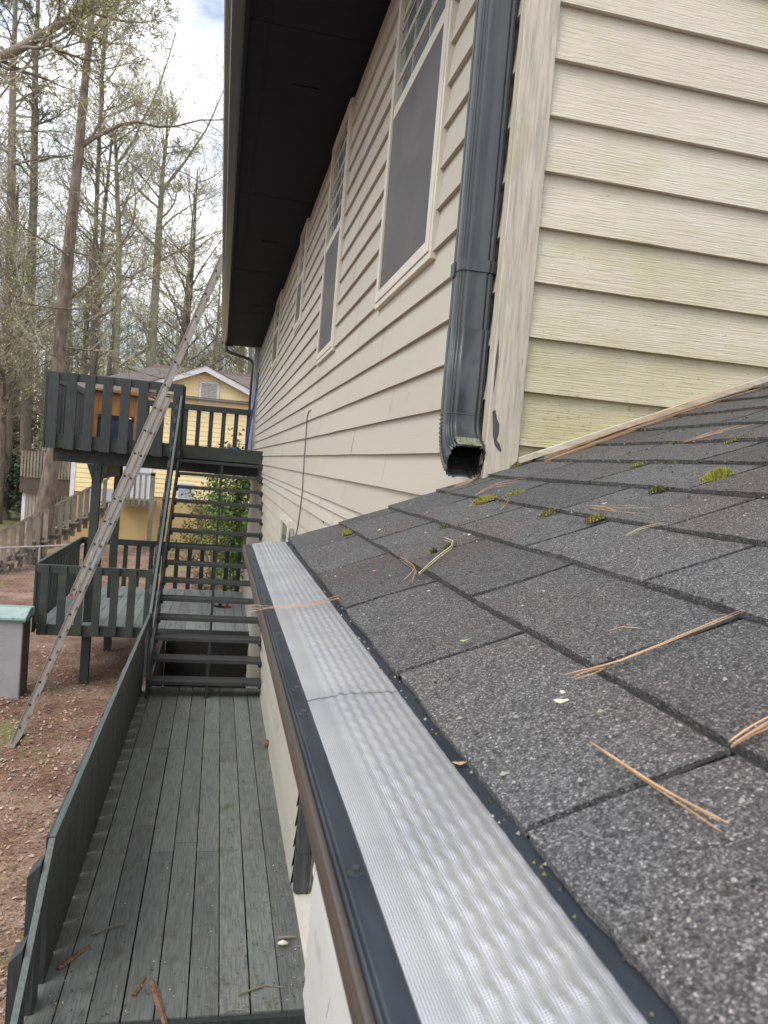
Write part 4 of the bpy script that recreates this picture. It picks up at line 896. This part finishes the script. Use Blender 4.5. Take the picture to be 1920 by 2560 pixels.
# far off wood
rng = random.Random(99); Fm = MB()
for i in range(430):
    y = rng.uniform(62,112); x = rng.uniform(-.62*y-4, .30*y+6); H = rng.uniform(11,22); r_ = rng.uniform(.07,.20); lean = rng.uniform(-.8,.8); b0 = V(x, y, GZ-.3); Fm.cur = rng.random(); Fm.m = 0
    P = [b0, b0+V(lean*.3,0,H*.35), b0+V(lean*.6,0,H*.7), b0+V(lean,0,H)]; Fm.tube(P, [r_,r_*.8,r_*.5,.02], 5, cap=False)
    for k in range(15):
        q, dr = pathpt(P, rng.uniform(.2,1)); d = kid_dir(dr, R(rng.uniform(30,70)), rng); L2 = rng.uniform(1.5,4); Fm.tube([q, q+d*L2*.5+V(0,0,.1), q+d*L2+V(0,0,.4)], [.035,.025,.012], 3, cap=False)
        for j in range(5):
            q2 = q+d*L2*rng.uniform(.2,1); d2 = kid_dir(d, R(rng.uniform(25,60)), rng)*rng.uniform(.6,1.8); Fm.tube([q2, q2+d2], [.017,.010], 3, cap=False)
    if rng.random() < .36:
        Fm.m = 1 if rng.random() < .6 else 2
        cz_ = rng.uniform(2.5,H*.7)
        for j in range(420):
            c = b0+V(rng.gauss(0,1.3), rng.gauss(0,1.3), cz_+rng.gauss(0,1.7)); u_, v_ = rdir(rng)*.13, rdir(rng)*.10; Fm.cur = rng.random(); Fm.add([c-u_, c+v_, c+u_, c-v_], [(0,1,2,3)])
for i in range(5200):
    y = rng.uniform(46,100); x = rng.uniform(-.62*y-4, .30*y+6); b0 = V(x, y, GZ-.2); h = rng.uniform(1.2,5); Fm.m = 0; Fm.cur = rng.random(); e = b0+V(rng.gauss(0,.5), 0, h); Fm.tube([b0, e], [.03,.012], 3, cap=False)
    for j in range(3): q = b0.lerp(e, rng.uniform(.3,1)); Fm.tube([q, q+kid_dir((e-b0).normalized(), R(45), rng)*rng.uniform(.4,1.2)], [.014,.008], 3, cap=False)
tag(Fm.build('far_wood', [mat('far_twigs', (.34,.31,.235), (.42,.385,.29), .4, .95, tint=.3), mat('far_olive_leaves', (.33,.35,.14), (.42,.41,.20), .3, .9, tint=.35), mat('far_tan_leaves', (.36,.29,.17), (.42,.35,.22), .3, .9, tint=.35)]), kind='stuff')  # far colours lightened to imitate the paleness of distance haze
# leafy shrubs
def shrub(name, c, rx, ry, rz, n, label, m, seed, lf=.06):
    rng = random.Random(seed); c = Vector(c); root = thing(name, c, label, 'shrub'); S_, Cm = MB(), MB(); cl = []
    for k in range(9): a = rng.random()*6.28; e = c+V(math.cos(a)*rx*.6, math.sin(a)*ry*.6, rz*rng.uniform(1,1.8)); S_.tube([c, c.lerp(e,.5)+rdir(rng)*.1, e], [.04,.025,.01], 4, cap=False); cl.append(e)
    for k in range(34):
        v = rdir(rng); q = rng.random()**.4; cl.append(c+V(v.x*rx*q, v.y*ry*q, rz+v.z*rz*q))
    for i in range(n):
        b = cl[rng.randrange(len(cl))]; p = b+V(rng.gauss(0,rx*.13), rng.gauss(0,ry*.13), rng.gauss(0,rz*.10)); u_, v_ = rdir(rng)*lf, rdir(rng)*lf*.6; Cm.cur = rng.random(); Cm.add([p-u_, p+v_, p+u_, p-v_], [(0,1,2,3)])
    S_.build('stems', BARK[2], root); Cm.build('foliage', m, root)
LG = mat('bright_leaves', (.095,.17,.030), (.17,.25,.05), 1.5, .6, tint=.5); LD = mat('dark_leaves', (.040,.065,.035), (.075,.11,.055), .8, .7, tint=.5); LO = mat('olive_leaves', (.11,.135,.035), (.19,.18,.06), 1.2, .7, tint=.5)
shrub('evergreen_shrub', (.55,22.2,GZ), 1.15, .9, 2.55, 6500, 'bright green leafy evergreen standing between the stairs and the yellow house', LG, 1, .065)
shrub('evergreen_shrub', (.1,25.5,GZ), 1.5, .9, 1.7, 4200, 'loose olive shrub growing low behind the open stairs', LO, 2, .06)
shrub('dark_shrub', (at(15,1200,44).x,44,GZ), 1.7, 1.5, 1.9, 4500, 'round dark green shrub on the grass at the far left', LD, 3, .11)
shrub('dark_shrub', (at(-20,1100,58).x,58,GZ), 3.2, 2, 4.0, 5000, 'yellow green bush deep in the wood at the left edge', LO, 4, .16)

# ------------------------------------------------------------------ moss, needles and litter on the roof
def roofhit(px, py, h=.011):
    d = ((px-960)/FPX)*CR - ((py-1280)/FPX)*CU + fwd; n_ = V(-.406, 0, 1); k = 2.978-.406*.2036
    return CAM + d*((k-n_.dot(CAM))/n_.dot(d)) + NR*h
YD = V(0,1,0)
MOSS = [mat('moss_bright', (.26,.27,.04), (.42,.40,.08), 60, .9, tint=.5), mat('moss_dark', (.055,.065,.022), (.09,.095,.035), 60, .9, tint=.5)]
def moss(c, a, b, n, label, seed, dark=0, axis=None, h=.006):
    rng = random.Random(seed); c = Vector(c); ax = Vector(axis).normalized() if axis else YD; bx = NR.cross(ax).normalized(); mb = MB()
    for i in range(n):
        q = math.sqrt(rng.random()); th = rng.random()*6.28; jag = .75+.35*noise.noise(V(math.cos(th)*2, math.sin(th)*2, seed))
        p = c+ax*(a*q*math.cos(th)*jag)+bx*(b*q*math.sin(th)*jag)-NR*.003; hh = h*(1-.7*q*q)*rng.uniform(.6,1.3); t = (NR+rdir(rng)*.8).normalized()
        s_ = t.cross(rdir(rng)).normalized()*.0011; mb.cur = rng.random(); mb.m = 1 if rng.random() < dark else 0; mb.add([p-s_, p+s_, p+NR*.6*hh+t*hh*.9], [(0,1,2)]); 
    o = mb.build('moss_clump', MOSS); return tag(o, label, 'moss', 'moss clumps growing on the shingles')
c3f = lambda x, y: (1000+x/1.803, 500+y/1.803)
D_ = lambda x, y: (x*1.1573, y*1.1573)
for i, (pp, a, b, n, lb, dk, ax, h) in enumerate((
    (c3f(385,1372), .030, .042, 3000, 'wide yellow green moss clump on the shingles below the downspout mouth', .15, None, .009),
    (c3f(515,1342), .016, .040, 700, 'thin tail of moss running right from the clump below the downspout mouth', .3, None, .005),
    (c3f(1440,1270), .024, .036, 2800, 'brightest round moss clump alone on the right part of the roof', .1, None, .011),
    (c3f(232,1308), .030, .016, 900, 'flat dark green moss on the roof edge left of the downspout mouth', .75, (1,0,.406), .004),
    (c3f(1070,1213), .010, .022, 450, 'thin moss strip on the roof between the corner board and the brightest clump', .3, None, .005),
    (c3f(1175,1328), .010, .014, 420, 'dark moss tuft left below the brightest clump, beside a pale petal', .7, None, .007),
    (c3f(890,1462), .012, .026, 700, 'brown green moss patch on a shingle edge, right of the curled needles', .6, None, .005),
    (c3f(670,1425), .008, .015, 350, 'small dark moss on the shingle edge under the curled needle', .7, None, .005),
    (D_(1085,1333/1.0)[0:2] if False else D_(752,1160), .016, .016, 380, 'star shaped yellow green moss sprig near the far end of the silver guard', .2, None, .010),
    (D_(940,1203), .008, .007, 380, 'round dark moss button next to the pale grass blades', .8, None, .008),
    (D_(975,1190), .006, .018, 360, 'dark moss on the shingle joint behind the pale grass blades', .7, None, .005),
    (D_(962,1146), .006, .014, 300, 'small dark moss strip on the second shingle edge, behind the grass blades', .7, None, .005),
    (D_(1285,1130), .008, .022, 420, 'moss crumbs along the shingle edge below the fine needle spray', .6, None, .005),
    (D_(1118,1012), .014, .030, 900, 'dark green crumbly moss at the foot of the corner board', .6, None, .009),
    (D_(1190,1118), .007, .030, 600, 'thin dark moss line along the shingle edge right of the widest clump', .7, None, .005),
    (D_(1420,1070), .008, .022, 600, 'small dark moss below the brightest clump along the shingle edge', .7, None, .006),
    (D_(1600,955), .012, .05, 600, 'moss strip high on the roof by the right picture edge', .6, None, .005))):
    moss(roofhit(*pp), a, b, n, lb, 100+i, dk, ax, h)
NEED = mat('dry_pine_needle', (.42,.23,.11), (.55,.36,.20), 30, .6, tint=.35); STRAW = mat('pale_grass_blade', (.50,.47,.26), (.42,.40,.20), 20, .7, tint=.2)
def needles(px_pts, n, label, seed, m=NEED, r=.0007, spread=.004, tips=.012, cat='pine needles', h=.0135, name='pine_needles'):
    rng = random.Random(seed); P = [roofhit(*q, h) for q in px_pts]; mb = MB()
    for i in range(n):
        off = rdir(rng)*spread*.5; mb.cur = rng.random(); pts = []; tip = rdir(rng)*tips; lift = rng.uniform(0,.003)
        for j in range(9):
            t = j/8; q, dr = pathpt(P, t); pts.append(q+off*(1+t)+V(tip.x,tip.y,tip.x*.4)*t*t+NR*(lift*(1+math.sin(t*3.1))))
        q_ = r*.68; mb.tube(pts, [q_*.6]+[q_]*6+[q_*.8, q_*.3], 5)
    return tag(mb.build(name, m, smooth=True), label, cat, 'pine needles fallen on the roof' if cat == 'pine needles' else None)
needles([D_(1290,1640), D_(1420,1730), D_(1500,1778), D_(1585,1828)], 3, 'orange brown needle bundle crossing the joint nearest the camera', 1, r=.00095, spread=.003, tips=.004)
needles([D_(1230,1490), D_(1330,1470), D_(1440,1425), D_(1600,1352)], 3, 'long brown needle bundle lying along a slanting shingle joint', 2, spread=.0025, tips=.005)
needles([D_(1252,1500), D_(1290,1492), D_(1322,1480)], 2, 'short bent needle just below the long bundle on the slanting joint', 3, tips=.003)
needles([D_(1590,1655), D_(1640,1628), D_(1720,1585)], 4, 'reddish needle bundle running out of the right picture edge', 4, r=.0009, tips=.005)
needles([D_(870,1222), D_(905,1250), D_(893,1272), D_(882,1282)], 4, 'curled thin needles near the pale grass blades', 5, r=.0005, tips=.016)
needles([D_(1275,1112), D_(1330,1120), D_(1378,1122)], 6, 'fine spray of needles in the middle of the roof', 6, r=.0005, tips=.03)
needles([D_(1480,968), D_(1540,950), D_(1590,935)], 5, 'reddish needles high on the roof near the flashing', 7, r=.0007, tips=.04)
needles([D_(1030,1082), D_(1070,1062), D_(1120,1052)], 5, 'rusty needles resting on the wide moss clump', 8, r=.0005, tips=.03)
needles([D_(985,1062), D_(1020,1050), D_(1040,1035), D_(1042,1010)], 7, 'needle tangle hanging at the mouth of the downspout', 9, r=.0005, tips=.02)
needles([D_(1085,1115), D_(1100,1098), D_(1092,1088)], 3, 'small curled needle beneath the wide moss clump', 10, r=.0005, tips=.01)
needles([D_(1320,1400), D_(1355,1396), D_(1400,1402)], 1, 'single thin brown needle on the middle shingle above the long bundle', 11, r=.0006)
needles([D_(1180,1005), D_(1320,955), D_(1480,895), D_(1659,838)], 26, 'dry needle litter gathered along the foot of the flashing board', 12, r=.0006, spread=.02, tips=.06)
needles([D_(912,1258), D_(950,1225), D_(982,1200), D_(985,1188), D_(965,1178)], 3, 'pale bent grass blades lying on the second row of shingles', 13, STRAW, r=.0010, tips=.006, cat='grass blades', name='grass_blades')
needles([D_(1360,1180), D_(1400,1165), D_(1450,1152)], 2, 'straight pale straw on the upper right shingles', 14, STRAW, r=.0006, tips=.006, cat='straw', name='straw')
gp = [at(*D_(565,1283), 1.05), at(*D_(640,1282), 1.05)]
def guardpt(x, y): return V(x, y, 2.972+.1*(x-.1))
rng = random.Random(5); mb = MB()
for i in range(5):
    j = lambda s_: rng.uniform(-s_, s_); y0 = 1.17+j(.01)
    pts = [guardpt(.062+j(.006), y0+j(.03))+V(0,0,.004), guardpt(.10, y0+.0+j(.01))+V(0,0,.003), guardpt(.15, y0+j(.01))+V(0,0,.004), guardpt(.215+j(.01), y0+.045+j(.008))+V(0,0,.008)]
    P = [pathpt(pts, t/8)[0] for t in range(9)]; mb.cur = rng.random(); mb.tube(P, .00026, 5)
tag(mb.build('pine_needles', NEED, smooth=True), 'thin needles lying across the silver gutter guard', 'pine needles', 'pine needles fallen on the roof')
def leaflet(p, nrm, r_, lb, m, seed):
    rng = random.Random(seed); p = Vector(p); a = nrm.cross(rdir(rng)).normalized(); b = nrm.cross(a); mb = MB()
    ring = [p+a*r_*math.cos(t*.785)*(1.3 if t % 4 == 0 else 1)+b*r_*.6*math.sin(t*.785)+nrm*(.0012+.25*r_*abs(math.cos(t*.785))) for t in range(8)]
    mb.add([p+nrm*.0012]+ring, [(0,1+i,1+(i+1) % 8) for i in range(8)]); return tag(mb.build('fallen_petal', m, solid=.0003), lb, 'petal', 'petals and leaf scraps on the roof and guard')
PT = mat('pale_petal', (.66,.66,.52), (.6,.56,.38), 40, .7); LT = mat('tan_leaf', (.55,.36,.15), (.42,.24,.10), 40, .7)
for i, (pp, r_, lb, m) in enumerate(((D_(1222,1547), .0055, 'pale petal in the middle of the nearest full shingle', PT), (D_(1225,1527), .003, 'tiny white petal just above the middle petal', PT), (D_(822,1157), .006, 'white petal on the first shingle at the far end', PT), (D_(1018,1170), .005, 'white petal on the second shingle row left of centre', PT), (D_(1010,1408), .004, 'green seed on the joint of the first row', mat('green_seed', (.32,.40,.14), None, 8, .7)), (D_(1310,1103), .004, 'white petal beside the fine needle spray', PT), (D_(965,1040), .0045, 'white scrap between downspout and corner board foot', PT), (D_(745,1222), .002, 'brown scrap near the far joint', LT), (D_(815,1248), .005, 'pinkish scrap on the first row near the curled needles', mat('pink_scrap', (.34,.17,.15), None, 8, .8)))):
    leaflet(roofhit(*pp, .012), NR, r_, lb, m, i)
leaflet((.196, .545, 2.9790), V(0,0,1), .0045, 'tan leaf scrap on the edge of the silver guard', LT, 50)
# loose grit, specks of lichen, seeds
rng = random.Random(17); mb = MB()
for i in range(900):
    x = XE+.01+3*rng.random()**1.6; y = rng.uniform(.2, 2.1); p = rp_(x, y, .0105); r_ = rng.uniform(.0009,.0022); mb.m = 0 if rng.random() < .6 else 1
    if x > .7 and mb.m == 0: r_ *= 1.8
    a = rdir(rng); b = a.cross(NR).normalized(); a = b.cross(NR); mb.cur = rng.random(); mb.add([p-a*r_*1.5, p+b*r_, p+a*r_*1.3, p-b*r_*.8, p+NR*r_*1.1], [(0,1,4),(1,2,4),(2,3,4),(3,0,4)])
for i in range(150):
    y = rng.uniform(.15, 2.1); x = .199+rng.gauss(0,.0035); p = V(x, y, 2.9775+max(0, x-.199)*.6); r_ = rng.uniform(.0008,.0022); mb.m = rng.choice((0,0,1,2)); a = V(1,0,0); b = V(0,1,0); mb.add([p-a*r_, p+b*r_, p+a*r_, p-b*r_, p+V(0,0,r_)], [(0,1,4),(1,2,4),(2,3,4),(3,0,4)])
for c_ in range(3, 14):
    for i in range(90):
        x = XE+c_*EX-.003+rng.gauss(0,.003); y = 1.0+1.1*rng.random()**.6; 
        if noise.noise(V(c_*3.7, y*4, 5)) < .02: continue
        p = rp_(x, y, .006); r_ = rng.uniform(.0015,.004); mb.m = rng.choice((0,2,2)); a = rdir(rng)*r_; b = rdir(rng)*r_; mb.add([p-a, p+b, p+a, p-b, p+NR*r_*1.2], [(0,1,4),(1,2,4),(2,3,4),(3,0,4)])
tag(mb.build('roof_grit', [mat('dark_lichen', (.030,.030,.024), (.05,.05,.035), 9, .9), mat('pale_seed', (.36,.35,.31), (.26,.24,.19), 9, .8), mat('moss_crumb', (.10,.115,.035), (.16,.16,.05), 9, .9)]), kind='stuff')

# ------------------------------------------------------------------ things lying on the walkway
BK = mat('bark_scrap', (.24,.125,.07), (.10,.06,.04), 40, .85, bump=.5, bscale=60)
def bark(a, b, w, lb, seed):
    rng = random.Random(seed); a, b = V(*a, .006), V(*b, .006); d = b-a; s_ = V(-d.y, d.x, 0).normalized(); mb = MB(); n = 8; ps = []
    for i in range(n+1):
        t = i/n; ww = w*(.55+.45*math.sin(math.pi*min(1, t*1.1+.15)))*rng.uniform(.85,1.15); c = a+d*t
        ps += [c-s_*ww+V(0,0,0), c+V(0,0,w*.55*rng.uniform(.7,1.1)), c+s_*ww]
    mb.add(ps, [f for i in range(n) for f in ((3*i,3*i+1,3*i+4,3*i+3),(3*i+1,3*i+2,3*i+5,3*i+4))]); return tag(mb.build('bark_piece', BK, solid=.004), lb, 'bark', 'bark pieces on the walkway')
bark((-.745,4.74), (-.60,4.95), .018, 'reddish bark strip near the walkway railing', 1)
bark((-.275,4.46), (-.225,4.62), .014, 'small tan bark piece left of the largest one', 2)
bark((-.175,4.57), (-.075,4.20), .024, 'largest bark piece pointing at the camera end of the walkway', 3)
def stick(pts, r, lb, seed, fork=()):
    mb = MB(); mb.tube([V(x, y, .008+r) for x, y in pts], [r, r, r*.8, r*.5][:len(pts)], 6)
    for f in fork: mb.tube([V(x, y, .008+r) for x, y in f], r*.5, 5)
    return tag(mb.build('fallen_stick', BARK[2]), lb, 'stick', 'sticks on the walkway')
stick([(.33,4.40),(.42,4.44),(.50,4.47),(.60,4.44)], .006, 'thin forked stick near the camera end of the walkway by the wall', 1, [[(.45,4.455),(.49,4.52)]])
stick([(.60,4.915),(.66,4.925),(.72,4.92)], .010, 'short dark stick beside the white shell bit', 2)
stick([(-.60,5.06),(-.50,5.13),(-.40,5.17)], .006, 'grey twig above the reddish bark strip', 3, [[(-.5,5.13),(-.52,5.05)]])
stick([(.22,4.25),(.30,4.28),(.36,4.27)], .004, 'tiny pale twig at the camera end of the walkway', 4)
mb = MB(); mb.tube([(.60,4.86,.02),(.63,4.855,.026),(.665,4.85,.022)], [.008,.018,.009], 8); tag(mb.build('shell_bit', PT, smooth=True), 'small white rounded bit lying on the boards under the gutter', 'shell')
mb = MB(); c = V(.735,8.4,.035)
for k in range(7): mb.tube([c+V(0,0,-.03+.012*k), c+V(0,0,-.02+.012*k)], [(.018,.03,.036,.036,.03,.022,.01)[k]*1.1, (.018,.03,.036,.036,.03,.022,.01)[k]*.8], 9)
tag(mb.build('pine_cone', BK), 'brown pine cone on the walkway against the house wall', 'pine cone')
rng = random.Random(6); mb = MB()
for i in range(1500):
    y = 4.3+5.8*rng.random()**1.3; x = rng.uniform(-.74,.74); x += (.74-x)*(.6 if rng.random() < .3 else 0); z = .004+.002*rng.random(); a = rng.random()*6.28; mb.cur = rng.random()
    k = rng.random()
    if k < .45: L_, w_, m_ = rng.uniform(.04,.12), .0011, 0
    elif k < .90: L_, w_, m_ = rng.uniform(.004,.014), rng.uniform(.003,.006), rng.choice((0,1,1))
    else: L_, w_, m_ = rng.uniform(.005,.010), .0045, 2
    d = V(math.cos(a), math.sin(a), 0)*L_; s_ = V(-math.sin(a), math.cos(a), 0)*w_; c = V(x, y, z); e = c+d+V(0,0,rng.uniform(0,.006)); mb.m = m_; mb.add([c-s_, c+s_, e+s_*.6, e-s_*.6], [(0,1,2,3)])
tag(mb.build('deck_debris', [mat('needle_debris', (.20,.12,.07), (.11,.08,.05), 3, .9, tint=.5), mat('dark_debris', (.05,.04,.03), (.09,.07,.05), 3, .9, tint=.5), mat('pale_debris', (.50,.48,.38), (.36,.33,.24), 3, .9, tint=.3)]), kind='stuff')
